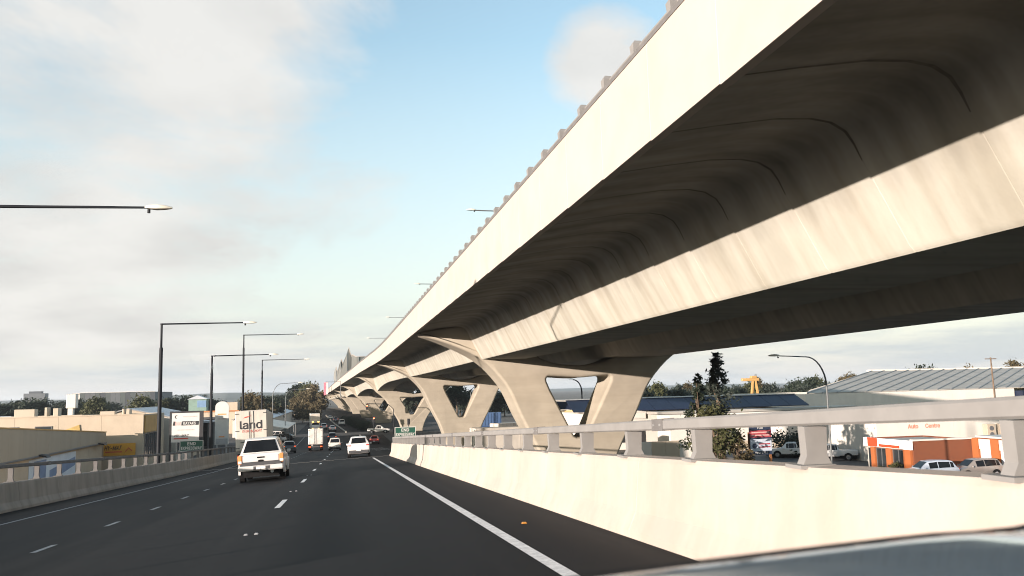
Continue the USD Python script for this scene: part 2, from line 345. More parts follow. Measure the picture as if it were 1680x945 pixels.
# ------------------------------------------------------------------ crash barriers with a steel rail
def barrier(side, y0, y1, pitch, rail_z, label, first_post, plen):
    t = thing('crash_barrier', label, 'barrier')
    s = 1 if side > 0 else -1; xb = RB if side > 0 else LB
    prof = [(0.0, 0.0), (0.0, 0.09), (0.10, 0.30), (0.16, 0.90), (0.185, 0.945), (0.42, 0.945), (0.445, 0.91), (0.445, 0.0)]
    y = y0
    while y < y1 - 0.1:
        ye = min(y + plen, y1); R = []
        for q, ins in ((y, 0.016), (y + 0.014, 0.0), (ye - 0.014, 0.0), (ye, 0.016)):
            ring = [rp(xb + s * (px + (ins if px < 0.2 else -ins)), q, pz - (ins if pz > 0.5 else 0)) for px, pz in prof]
            R.append(ring if s < 0 else ring[::-1])
        part(t, 'barrier_panel', MB().loft(R), M['barrier' if side > 0 else 'barrier_shaded'])
        y = ye
    q = first_post
    while q < y1:
        m = MB()                                       # flared plate post
        w0, w1, th = (0.135, 0.09, 0.05) if side > 0 else (0.12, 0.075, 0.04)
        c = [rp(xb + s * 0.31, q, 0.94), rp(xb + s * 0.31, q, rail_z - 0.07)]
        c = [np.array(k) for k in c]
        for (wa, wb, p0, p1) in ((w0, w1, c[0], c[0] * 0.72 + c[1] * 0.28), (w1, w1 + 0.01, c[0] * 0.72 + c[1] * 0.28, c[1])):
            m.hull([p0 + (i * wa, j * th, 0) for i in (-1, 1) for j in (-1, 1)] + [p1 + (i * wb, j * th, 0) for i in (-1, 1) for j in (-1, 1)])
        a = c[0]; m.box(a[0] - 0.19, a[1] - 0.12, a[2] - 0.01, a[0] + 0.12, a[1] + 0.12, a[2] + 0.02)
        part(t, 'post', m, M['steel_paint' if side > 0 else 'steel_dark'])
        q += pitch
    R = []
    for q in list(np.arange(y0 + 0.05, y1, 5.0)) + [y1 + 0.3]:
        cx = xb + s * 0.31
        ring = [(cx - 0.07, -0.045), (cx - 0.05, -0.063), (cx + 0.05, -0.063), (cx + 0.07, -0.045), (cx + 0.07, 0.045), (cx + 0.05, 0.063), (cx - 0.05, 0.063), (cx - 0.07, 0.045)]
        R.append([rp(px, q, rail_z + pz) for px, pz in ring])
    part(t, 'rail', MB().loft(R), M['steel_paint' if side > 0 else 'steel_dark'], smooth=40, fix=True)
    for q in np.arange(first_post + 1.1, min(y1, 60), pitch * 3):
        cx = xb + s * 0.31
        R = [[rp(cx + a * .078, qq, rail_z + b * .071) for a, b in ((-1, -1), (1, -1), (1, 1), (-1, 1))] for qq in (q - .17, q + .17)]
        sl = part(t, 'rail_sleeve', MB().loft(R), M['steel_dark'])
        mbolt = MB()
        for qq in (q - .1, q + .1): 
            a = rp(cx - s * .078, qq, rail_z); mbolt.cyl(a, 0, .016, .02, 8)
        part(sl, 'bolt', mbolt, M['steel'])
    return t
barrier(1, -6, 65.2, 2.17, 1.33, 'bright sunlit concrete crash barrier with steel top rail beside the nearest lane', 1.9, 8.0)
barrier(-1, 4, 132, 2.5, 1.48, 'shaded grey crash barrier with rail and cream posts, beside the shops', 4.2, 4.0)

# ------------------------------------------------------------------ the viaduct
def shift(y): return -np.interp(y, [105, 122, 138, 160, 182, 205, 240, 273, 341, 409, 640], [0, .1, .35, 0.95, 1.7, 2.6, 4.3, 5.9, 8.4, 10.8, 18.6]) if y > 105 else 0.0
def drop(y): return -np.interp(y, [150, 180, 205, 240, 273, 341, 409, 600, 640], [0, .2, 0.6, 1.3, 2.0, 3.0, 3.8, 5.6, 6.0]) if y > 150 else 0.0
PIERS = [70.6, 138.0, 205.0, 273.0, 341.0, 409.0, 460.0, 510.0, 555.0, 600.0]
def haunch(y):
    h = 0.0
    for p, H in ((205, 2.0), (273, 1.7), (341, 0.9)):
        d = abs(y - p)
        if d < 38: h = max(h, H * (1 - math.sqrt(max(0, 1 - (1 - d / 38) ** 2))))
    return h
TOP, BOT = 14.62, 11.83
def section(left, y):
    """outline of one box girder with its deck wings, (x, z, is_bottom)"""
    b = BOT - haunch(y)
    o = [(6.22, 14.15)]
    o += [(7.4, 14.36), (8.7, 14.56), (9.5, 14.60), (9.95, 14.54), (10.28, 14.36), (10.46, 14.10), (10.62, 13.75)]
    o += [(11.58, b + 0.12), (11.70, b)]
    o += [(15.3, b), (15.42, b + 0.12), (16.35, 13.75), (16.5, 14.1), (16.75, 14.4), (17.1, 14.56), (17.7, 14.6), (18.95, 14.6)]
    o += [(18.95, 15.0), (6.22, 15.0)]
    if not left:
        o2 = [(18.98, 14.6), (20.0, 14.6), (20.5, 14.54), (20.8, 14.36), (21.0, 14.1), (21.12, 13.75), (22.08, b + 0.12), (22.2, b),
              (27.1, b), (27.22, b + 0.12), (28.2, 13.75), (28.36, 14.1), (28.6, 14.4), (29.0, 14.56), (30.5, 14.56), (33.0, 14.15), (33.0, 15.0), (18.98, 15.0)]
        return o2
    return o
viaduct = thing('viaduct', 'long elevated concrete viaduct of twin box girders curving away above the road', 'viaduct')
SEG = 3.05
bounds = list(np.arange(-46.0, -9.0, 12.2)) + list(np.arange(-9.4, 236, SEG))
bounds = [b for b in bounds if b < 236] + list(np.arange(bounds[-1] + 12.2, 640, 12.2))
bounds = sorted(set(np.round(bounds, 3)))
for left in (True, False):
    for a, b in zip(bounds[:-1], bounds[1:]):
        fine = b - a < 4
        R = []
        for q, ins in ((a, 0.014), (a + 0.02, 0.0), (b - 0.02, 0.0), (b, 0.014)) if fine else [(a, 0.014), (a + .02, 0), ((a + b) / 2, 0), (b - .02, 0), (b, .014)]:
            o = np.array(section(left, q)); c = np.array([12.6 if left else 25.5, 14.0])
            n = np.roll(o, -1, 0) - np.roll(o, 1, 0); n = np.stack([n[:, 1], -n[:, 0]], 1); n /= np.linalg.norm(n, axis=1, keepdims=True)
            o2 = o - ins * n
            R.append([(x + shift(q), q, z + drop(q)) for x, z in o2])
        if left:
            R = np.array(R)
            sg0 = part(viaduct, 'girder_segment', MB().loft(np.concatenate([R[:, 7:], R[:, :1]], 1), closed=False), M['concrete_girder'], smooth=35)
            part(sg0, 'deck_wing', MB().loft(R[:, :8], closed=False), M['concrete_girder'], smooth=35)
        else:
            part(viaduct, 'girder_segment', MB().loft(R, caps=(a == bounds[0] or b == bounds[-1])), M['concrete_web'], smooth=35)
# joints under the near deck wing, their groove shade painted as dark strips
M['joint_groove_shade'] = mat('joint_groove_shade', (0.12, 0.105, 0.085), 0.9, 0.25, 2, space='world')
for b in bounds[1:-1]:
    if not -9 < b < 150: continue
    o = np.array(section(True, b))[0:8]; n = np.gradient(o, axis=0); n = np.stack([n[:, 1], -n[:, 0]], 1); n /= np.linalg.norm(n, axis=1, keepdims=True)
    w = [.03, .04, .045, .05, .05, .045, .035, .015]; o = o - n * .006 if n[2, 1] > 0 else o + n * .006
    part(viaduct, 'segment_joint', MB().loft([[(x + shift(b), b - k, z + drop(b)) for (x, z), k in zip(o, w)], [(x + shift(b), b + k, z + drop(b)) for (x, z), k in zip(o, w)]], closed=False), M['joint_groove_shade'])
# parapet panels: tall precast fascia hanging below the slab edge
def fascia(xo, sgn, mb, a, b):
    prof = [(0, 14.0), (0.0, 16.02), (0.03, 16.06), (0.24, 16.06), (0.24, 15.0), (0.20, 14.0)]
    R = []
    for q, ins in ((a, 0.012), (a + 0.015, 0), (b - 0.015, 0), (b, 0.012)):
        saw = -0.022 * ((q - a) / (b - a) - .5) if b - a < 4 else 0.0
        ring = [(xo + sgn * (px + (ins if px < .1 else 0)) + shift(q), q, pz + drop(q) + (saw if pz < 14.5 else 0)) for px, pz in prof]
        R.append(ring if sgn < 0 else ring[::-1])
    return mb.loft(R)
for a, b in zip(bounds[:-1], bounds[1:]):
    part(viaduct, 'parapet_panel', fascia(6.0, 1, MB(), a, b), M['concrete_pale'])
for a, b in zip(bounds[:-1:2], list(bounds[2::2]) + [bounds[-1]]):
    part(viaduct, 'far_parapet_panel', fascia(33.2, -1, MB(), a, b), M['concrete_pale'])
R = []
for q in np.arange(-46, 640, 6.0):
    g8 = np.arange(8) * np.pi / 4
    R.append([(6.22 + 0.04 * math.cos(t) + shift(q), q, 16.34 + 0.04 * math.sin(t) + drop(q)) for t in g8])
part(viaduct, 'parapet_rail', MB().loft(R), M['steel_paint'], smooth=True)
R = []
for q in np.arange(-46, 640, 6.0): R.append([(x + shift(q), q, z + drop(q)) for x, z in ((5.985, 15.985), (6.1, 15.985), (6.1, 16.085), (5.985, 16.085))])
part(viaduct, 'shadow_gap_strip', MB().loft(R), M['steel_dark'])  # dark strip painted in for the shaded gap at the parapet top
far_posts = MB()
for i, q in enumerate(np.arange(-0.05, 600, 2.0)):
    m = MB() if q < 260 else far_posts
    x, z = 6.16 + shift(q), drop(q)
    m.hull([(x + i_ * 0.10, q + j * 0.07, 16.03 + z) for i_ in (-1, 1) for j in (-1, 1)] + [(x + i_ * 0.12, q + j * 0.11, 16.36 + z) for i_ in (-1, 1) for j in (-1, 1)] + [(x + i_ * 0.07, q + j * 0.07, 16.44 + z) for i_ in (-1, 1) for j in (-1, 1)])
    if q < 260: part(viaduct, 'parapet_post', m, M['steel_paint'])
part(viaduct, 'far_parapet_posts', far_posts, M['steel_paint'], kind='stuff')

# piers: V-shaped blades that flare into wings
HALF = [(0, 2.5), (1.5, 2.75), (3.5, 3.35), (5.0, 4.05), (6.5, 4.85), (8.0, 5.55), (9.3, 6.15), (10.4, 6.95), (11.2, 7.7), (11.83, 8.45), (12.5, 9.6), (13.1, 10.95), (13.6, 12.3), (13.95, 13.45)]
def smooth_curve(p, n):
    from scipy.interpolate import CubicSpline
    p = np.array(p); t = np.r_[0, np.cumsum(np.linalg.norm(np.diff(p, axis=0), axis=1))]; u = np.linspace(0, t[-1], n)
    return np.stack([CubicSpline(t, p[:, 0])(u), CubicSpline(t, p[:, 1])(u)], 1)
def make_pier(y, k):
    dx, dz = shift(y), drop(y); h = haunch(y) * 0.85
    cx = 20.0 + dx
    zz = lambda z: z * (1 + (dz - h) / 11.83) if z < 11.83 else z + dz - h * (1 - min(1, (z - 11.83) / 1.5))
    right = smooth_curve([(w, z) for z, w in HALF], 26)
    out = [(cx + w, zz(z)) for w, z in right]
    out += [(cx + 13.45, zz(14.3)), (cx + 10.0, zz(14.7)), (cx + 7.9, zz(14.2)), (cx + 6.6, zz(12.4)), (cx + 3.8, zz(12.25)), (cx + 3.35, zz(11.86))]
    sad = [(3.0, 11.72), (2.2, 11.45), (1.2, 11.27), (0, 11.2), (-1.2, 11.27), (-2.2, 11.45), (-3.0, 11.72)]
    out += [(cx + a, zz(b)) for a, b in sad]
    out += [(cx - 3.35, zz(11.86)), (cx - 3.8, zz(12.25)), (cx - 7.8, zz(12.4)), (cx - 8.9, zz(14.2)), (cx - 10.0, zz(14.7)), (cx - 13.45, zz(14.3))]
    out += [(cx - w, zz(z)) for w, z in right[::-1]]
    hole = sg.Polygon([(-3.0, 10.35), (0, 10.15), (3.0, 10.35), (2.45, 9.2), (1.02, 6.4), (.40, 5.15), (-.40, 5.15), (-1.02, 6.4), (-2.5, 9.2)]).buffer(-0.28).buffer(0.56, quad_segs=5).buffer(-0.28, quad_segs=5)
    hole = [(cx + a, zz(b)) for a, b in np.array(hole.simplify(0.03).exterior.coords)[:-1]]
    P = sg.polygon.orient(sg.Polygon(out, [hole]))
    v2, f = trimesh.creation.triangulate_polygon(P, engine='earcut')
    loops = [np.array(r.coords)[:-1] for r in [P.exterior, *P.interiors]]
    allv = np.vstack(loops)
    def off(c, d):
        e0 = c - np.roll(c, 1, 0); e1 = np.roll(c, -1, 0) - c
        n0 = np.stack([-e0[:, 1], e0[:, 0]], 1); n1 = np.stack([-e1[:, 1], e1[:, 0]], 1)
        n0 /= np.linalg.norm(n0, axis=1, keepdims=True); n1 /= np.linalg.norm(n1, axis=1, keepdims=True)
        n = n0 + n1; n /= np.maximum(np.linalg.norm(n, axis=1, keepdims=True), 1e-6)
        return c + n * d
    def thick(c):
        t = 1.35 + 0.075 * np.clip(c[:, 1], 0, 13)
        wing = np.clip((np.abs(c[:, 0] - cx) - 9.0) / 4.6, 0, 1)
        return t * (1 - 0.62 * wing ** 1.3)
    mb = MB()
    steps = [(0.0, 0.34), (0.04, 0.17), (0.13, 0.05), (0.26, 0.0)]
    for s in (-1, 1):
        rings_all = []
        for c in loops:
            rr = [np.stack([o[:, 0], s * (thick(c) - dpt) + y, o[:, 1]], 1) for o, dpt in ((off(c, d), e) for d, e in steps)]
            rings_all.append(rr)
            for r0, r1 in zip(rr[:-1], rr[1:]):
                k2 = len(c); idx = np.arange(k2)
                q = np.stack([idx, (idx + 1) % k2, (idx + 1) % k2 + k2, idx + k2], 1)
                mb.add(np.vstack([r0, r1]), q if s < 0 else q[:, ::-1])
        inner = np.vstack([r[-1] for r in rings_all])
        vi = np.array([np.argmin(((allv - p) ** 2).sum(1)) for p in v2])
        ff = vi[np.array(f)]
        mb.add(inner, ff if s < 0 else ff[:, ::-1])
    for c in loops:                                    # the side band
        k2 = len(c); idx = np.arange(k2); t = thick(c)
        a = np.stack([c[:, 0], y - t + 0.34, c[:, 1]], 1); b = np.stack([c[:, 0], y + t - 0.34, c[:, 1]], 1)
        q = np.stack([idx, (idx + 1) % k2, (idx + 1) % k2 + k2, idx + k2], 1)
        mb.add(np.vstack([a, b]), q[:, ::-1])
    m = mb.mesh(); m.merge_vertices()
    return m
names = ['nearest viaduct pier, with a lamp post seen through its opening', 'second viaduct pier, with a gum tree seen through its opening',
         'third viaduct pier, with dark trees filling its opening', 'fourth viaduct pier, whose leg stands by the red traffic signal', 'fifth viaduct pier, broad blade in shade behind the signal',
         'sixth viaduct pier, narrow sunlit arc', 'seventh viaduct pier in the receding row', 'eighth viaduct pier in the receding row', 'ninth viaduct pier in the receding row', 'farthest viaduct pier beside the trees']
for k, y in enumerate(PIERS):
    p = thing('viaduct_pier', 'flared concrete V pier: ' + names[k], 'pier', group='flared piers under the viaduct')
    part(p, 'pier_blade', make_pier(y, k), M['concrete_pier'], smooth=50)
# ------------------------------------------------------------------ vehicles
PAINT = {}
def paint(name, col, rough=0.35, coat=0.6):
    if name not in PAINT: PAINT[name] = mat('paint_' + name, col, rough, 0.04, 1.5, coat=coat, detail=3)
    return PAINT[name]
WHITE = paint('white', (0.56, 0.545, 0.515))
M['plastic'] = mat('grey_plastic', (0.05, 0.05, 0.052), 0.6, 0.1, 4)
M['plate'] = mat('plate_white', (0.65, 0.65, 0.62), 0.5, 0.05, 8)
M['tail_on'] = glow('tail_lamp_lit', (1.0, 0.12, 0.03), 0.9, (0.6, 0.05, 0.02))
M['tail'] = mat('tail_lamp', (0.42, 0.03, 0.02), 0.2, 0.1, 5, coat=0.5)
M['orange_lamp'] = mat('orange_lamp', (0.75, 0.25, 0.08), 0.2, 0.1, 5, coat=0.5)
M['headlamp'] = mat('head_lamp', (0.75, 0.75, 0.75), 0.1, 0.05, 5, coat=0.5)

KINDS = {
 # stations: (y, half width, sill z, belt z, top z, half width at the top)
 'suv': dict(st=[(-2.25, .78, .42, .78, .80, .68), (-2.20, .86, .30, .93, .96, .74), (-2.08, .89, .28, 1.02, 1.06, .70), (-1.74, .90, .27, 1.04, 1.57, .61), (-1.45, .90, .27, 1.03, 1.64, .62),
                 (-.35, .90, .27, .99, 1.67, .63), (.45, .90, .27, .97, 1.58, .62), (1.2, .90, .27, .96, 1.03, .72), (1.35, .9, .27, .95, .99, .75), (2.0, .87, .28, .84, .87, .72), (2.22, .80, .34, .68, .70, .66)],
             rear=(2, 3), front=(6, 7), side=[(3, 4), (4, 5), (5, 6)], wheels=(-1.32, 1.35, .345), lamps=(.80, .90, .98)),
 'sedan': dict(st=[(-2.3, .76, .42, .76, .78, .66), (-2.26, .84, .30, .92, .95, .70), (-1.75, .88, .26, .97, 1.02, .72), (-1.05, .89, .25, .97, 1.36, .58), (-.6, .89, .25, .95, 1.43, .58),
                   (.25, .89, .25, .92, 1.43, .58), (.6, .89, .25, .91, 1.34, .58), (1.25, .89, .25, .90, .96, .70), (1.4, .88, .25, .89, .93, .73), (2.1, .85, .27, .76, .78, .70), (2.28, .78, .32, .64, .66, .64)],
               rear=(2, 3), front=(6, 7), side=[(3, 4), (4, 5), (5, 6)], wheels=(-1.38, 1.38, .32), lamps=(.74, .86, .92)),
 'van': dict(st=[(-2.3, .78, .42, .90, .92, .74), (-2.26, .86, .30, 1.04, 1.08, .80), (-2.20, .87, .28, 1.06, 1.12, .78), (-2.06, .88, .27, 1.07, 1.72, .68), (-1.9, .88, .27, 1.07, 1.80, .68),
                 (-.3, .88, .27, 1.03, 1.84, .69), (.75, .88, .27, 1.0, 1.74, .68), (1.45, .88, .27, .98, 1.06, .74), (1.55, .88, .27, .97, 1.01, .76), (2.1, .84, .28, .84, .86, .72), (2.25, .78, .34, .7, .72, .68)],
             rear=(2, 3), front=(6, 7), side=[(3, 4), (4, 5), (5, 6)], wheels=(-1.4, 1.42, .31), lamps=(.75, .85, 1.0)),
 'ute_cab': dict(st=[(-2.62, .86, .58, 1.05, 1.08, .84), (-2.55, .90, .56, 1.10, 1.12, .85), (-.75, .92, .50, 1.12, 1.13, .86), (-.72, .92, .45, 1.12, 1.14, .80), (-.5, .92, .42, 1.12, 1.72, .66), (-.3, .92, .42, 1.1, 1.78, .66),
                 (.35, .92, .42, 1.07, 1.78, .66), (.6, .92, .42, 1.06, 1.70, .66), (1.2, .92, .42, 1.05, 1.12, .76), (1.35, .92, .42, 1.04, 1.08, .80), (2.3, .90, .42, .98, 1.0, .8), (2.6, .84, .46, .84, .86, .74)],
             rear=(3, 4), front=(7, 8), side=[(4, 5), (5, 6), (6, 7)], wheels=(-1.6, 1.6, .38), lamps=(.82, .82, 1.05)),
 'ute': dict(st=[(-2.62, .86, .62, 1.06, 1.08, .84), (-2.58, .91, .60, 1.12, 1.15, .86), (-2.50, .92, .58, 1.14, 1.19, .84), (-2.20, .925, .52, 1.15, 1.76, .66), (-2.0, .925, .48, 1.15, 1.83, .67),
                 (-.75, .925, .45, 1.14, 1.85, .68), (-.2, .925, .45, 1.12, 1.83, .67), (.7, .925, .45, 1.10, 1.74, .66), (1.35, .925, .45, 1.09, 1.16, .76), (1.5, .925, .45, 1.08, 1.12, .80), (2.4, .90, .45, 1.0, 1.03, .8), (2.65, .84, .5, .86, .88, .74)],
             rear=(2, 3), front=(7, 8), side=[(3, 4), (4, 5), (5, 6), (6, 7)], wheels=(-1.62, 1.6, .39), lamps=(.83, .80, 1.10)),
}
def wheel(t, x, y, r, w=0.22, rim=True):
    s = 1 if x > 0 else -1
    g8 = np.arange(22) * 2 * np.pi / 22
    R = [[(x + o, y + q * math.cos(a), r + q * math.sin(a)) for a in g8] for o, q in ((-w / 2, r * .62), (-w / 2, r * .93), (-w / 2 + .03, r), (w / 2 - .03, r), (w / 2, r * .93), (w / 2, r * .62))]
    p = part(t, 'wheel', MB().loft(R), M['black'], smooth=40)
    if rim:
        m = MB(); xo = x + s * (w / 2 - .012)
        m.cyl((xo, y, r), 0, r * .60, .03, 20)
        for a in np.arange(5) * 2 * np.pi / 5:
            c, d = math.cos(a), math.sin(a); e = np.array([0, -d, c]) * .035; k = np.array([xo + s * .02, y, r]); o = np.array([0, c, d]) * r * .57
            m.hull([k + e, k - e, k + o + e, k + o - e, k + e - (s * .03, 0, 0), k - e - (s * .03, 0, 0), k + o + e - (s * .03, 0, 0), k + o - e - (s * .03, 0, 0)])
        part(p, 'rim', m, M['chrome'])
    return p

def car(name, kind, paint_mat, label, loc, rot=0, group=None, pitch=0, rolly=0, cat='car', lit=False, detail=True, width=1.0):
    K = KINDS[kind]; t = thing(name, label, cat, loc, rot, group, pitch=pitch, rolly=rolly)
    half, rings = [], []
    for (y, w, zs, zb, zt, wr) in K['st']:
        w *= width; wr *= width
        h = [(w * .90, zs), (w * .985, zs + .07), (w, zs + (zb - zs) * .55), (w * .985, zb - .03), (w * .965, zb), (wr, zt - .055 * (zt - zb > .2)), (wr - .035, zt - .012 * (zt - zb > .2)), (wr - .14, zt + .012), (wr * .4, zt + .022)]
        half.append(h); rings.append([(x, y, z) for x, z in h] + [(-x, y, z) for x, z in h[::-1]])
    part(t, 'body', MB().loft(rings), paint_mat, smooth=32, fix=True)
    P = np.array(half)
    Y = np.array([s[0] for s in K['st']])
    def panel(name, q, a, b, c, d, nsub=1):
        q = np.array(q, float); f = lambda u, v: (q[0] * (1 - u) + q[1] * u) * (1 - v) + (q[3] * (1 - u) + q[2] * u) * v
        p = [f(a, c), f(b, c), f(b, d), f(a, d)]
        n = np.cross(p[1] - p[0], p[3] - p[0]); n /= np.linalg.norm(n)
        if n @ (p[0] - np.array([0, p[0][1], .8])) < 0 and abs(n[1]) < .5: n = -n
        p = [x + n * .012 for x in p]
        return part(t, name, MB().slab(*p, .01), M['glass'])
    for (i, j) in K['side']:
        for s in (-1, 1):
            A = lambda st, r: np.array([s * P[st, r, 0], Y[st], P[st, r, 1]])
            q = [A(i, 4), A(j, 4), A(j, 5), A(i, 5)]
            if s < 0: q = [q[1], q[0], q[3], q[2]]
            panel('side_window', q, .04, .96, .08, .90)
    for nm, (i, j) in (('rear_window', K['rear']), ('windscreen', K['front'])):
        lo, hi = (i, j) if nm == 'rear_window' else (j, i)
        w0, w1 = P[lo, 6, 0] - .02, P[hi, 6, 0] - .03
        q = [(-w0, Y[lo], P[lo, 7, 1]), (w0, Y[lo], P[lo, 7, 1]), (w1, Y[hi], P[hi, 7, 1] - .01), (-w1, Y[hi], P[hi, 7, 1] - .01)]
        if nm == 'windscreen': q = [q[1], q[0], q[3], q[2]]
        q = np.array(q); n = np.cross(q[1] - q[0], q[3] - q[0]); n /= np.linalg.norm(n)
        f = lambda u, v: (q[0] * (1 - u) + q[1] * u) * (1 - v) + (q[3] * (1 - u) + q[2] * u) * v + n * .022
        part(t, nm, MB().slab(f(.03, .06), f(.97, .06), f(.97, .93), f(.03, .93), .012), M['glass'])
    yr, yf, r = K['wheels']
    for yy_ in (yr, yf):
        for s in (-1, 1):
            wx = s * (P[4, 2, 0] - .10)
            part(t, 'wheel_arch', MB().cyl((s * (P[4, 2, 0] - .09), yy_, r + .01), 0, r + .075, .20, 24), M['black'])
            wheel(t, wx + s * .012, yy_, r)
    part(t, 'underbody', MB().box(-.72, Y[0] + .18, .20, .72, Y[-1] - .15, K['st'][3][2] + .06), M['black'])
    lx, z0, z1 = K['lamps']; y0 = Y[1]
    for s in (-1, 1):
        m = MB().box(min(s * (lx - .20), s * (lx + .055)), y0 - .035, z0, max(s * (lx - .20), s * (lx + .055)), y0 + .15, z1, .012)
        part(t, 'tail_light', m, M['tail_on'] if lit else M['tail'])
        yf2 = Y[-2]; zf = P[-2, 4, 1]
        part(t, 'headlight', MB().box(min(s * .50, s * .80), yf2 - .12, zf - .17, max(s * .50, s * .80), yf2 + .11, zf - .03, .03), M['headlamp'])
    part(t, 'rear_bumper', MB().box(-P[1, 1, 0] + .02, Y[0] - .06, P[1, 0, 1] + .02, P[1, 1, 0] - .02, Y[0] + .2, P[1, 0, 1] + .26, .04), M['plastic'] if kind != 'van' else M['plastic'])
    part(t, 'number_plate', MB().box(-.19, Y[0] - .075, .50, .19, Y[0] - .05, .61), M['plate'])
    part(t, 'grille', MB().box(-.5, Y[-1] - .05, .45, .5, Y[-1] + .03, .62, .02), M['plastic'])
    for s in (-1, 1):
        i = K['front'][1]
        part(t, 'side_mirror', MB().box(min(s * .90, s * 1.06) * width, Y[i] - .35, P[i, 4, 1] + .02, max(s * .90, s * 1.06) * width, Y[i] - .22, P[i, 4, 1] + .17, .03), paint_mat)
    return t

def on_ramp(x, y):
    """placement on the ramp: location, pitch and roll"""
    sl = (ramp_z(y + 1) - ramp_z(y - 1)) / 2
    return dict(loc=rp(x, y), pitch=math.degrees(math.atan(sl)), rolly=-math.degrees(math.atan(cross(y))))

# the white pickup with a canopy, nearest vehicle ahead
ute = car('pickup_truck', 'ute', WHITE, 'white pickup with dark canopy rear window, nearest vehicle ahead in the middle lane', rot=0.5, cat='pickup', **on_ramp(-3.46, 40.2))
K = KINDS['ute']
part(ute, 'tailgate', MB().box(-.74, -2.655, .74, .74, -2.60, 1.10, .015), WHITE)
part(ute, 'tailgate_handle', MB().box(-.15, -2.685, .985, .15, -2.65, 1.045, .01), M['black'])
m = MB(); g8 = np.arange(20) * 2 * np.pi / 20
m.loft([[(.12 * math.cos(a), -2.652, .87 + .05 * math.sin(a)) for a in g8], [(.12 * math.cos(a), -2.675, .87 + .05 * math.sin(a)) for a in g8]])
part(ute, 'badge', m, M['black'])
part(ute, 'tailgate_gap', MB().box(-.78, -2.64, .685, .78, -2.60, .735), M['black'])
part(ute, 'step_bumper', MB().box(-.93, -2.80, .47, .93, -2.55, .68, .05), WHITE)
part(ute, 'bumper_recess', MB().box(-.30, -2.815, .515, .36, -2.79, .655), M['plastic'])
part(ute, 'number_plate', MB().box(-.19, -2.83, .53, .19, -2.81, .64), M['plate'])
for s in (-1, 1):
    part(ute, 'tail_light_lens', MB().box(min(s * .77, s * .935), -2.68, .76, max(s * .77, s * .935), -2.45, 1.13, .02), M['orange_lamp'], label='tall orange and red tail lamp')
    part(ute, 'reversing_lens', MB().box(min(s * .785, s * .925), -2.69, .80, max(s * .785, s * .925), -2.67, .90, .005), M['headlamp'])
    for yy_ in (-1.62, 1.6):
        m = MB(); a = np.linspace(-.15, math.pi + .15, 15)
        m.loft([[(s * q, yy_ + rr * math.cos(k), .39 + rr * math.sin(k)) for k in a] + [(s * q, yy_ + (rr - .07) * math.cos(k), .39 + (rr - .07) * math.sin(k)) for k in a[::-1]] for q, rr in ((.88, .51), (.965, .505), (.975, .49))])
        part(ute, 'wheel_flare', m, WHITE, smooth=40)
part(ute, 'tow_hitch', MB().box(-.05, -2.95, .40, .05, -2.6, .47).cyl((0, -2.93, .50), 2, .03, .09, 10), M['plastic'])
part(ute, 'axle', MB().cyl((0, -1.62, .39), 0, .06, 1.5, 10).hull([(i * .16, -1.62 + j * .16, .39 + k * .13) for i in (-1, 1) for j in (-1, 1) for k in (-1, 1)]), M['black'])
part(ute, 'muffler', MB().tube([(.45, -2.6, .40), (.45, -1.9, .42)], .07, 10), M['steel'])
part(ute, 'canopy_handle', MB().box(-.12, -2.47, 1.235, .12, -2.43, 1.265), M['plastic'])

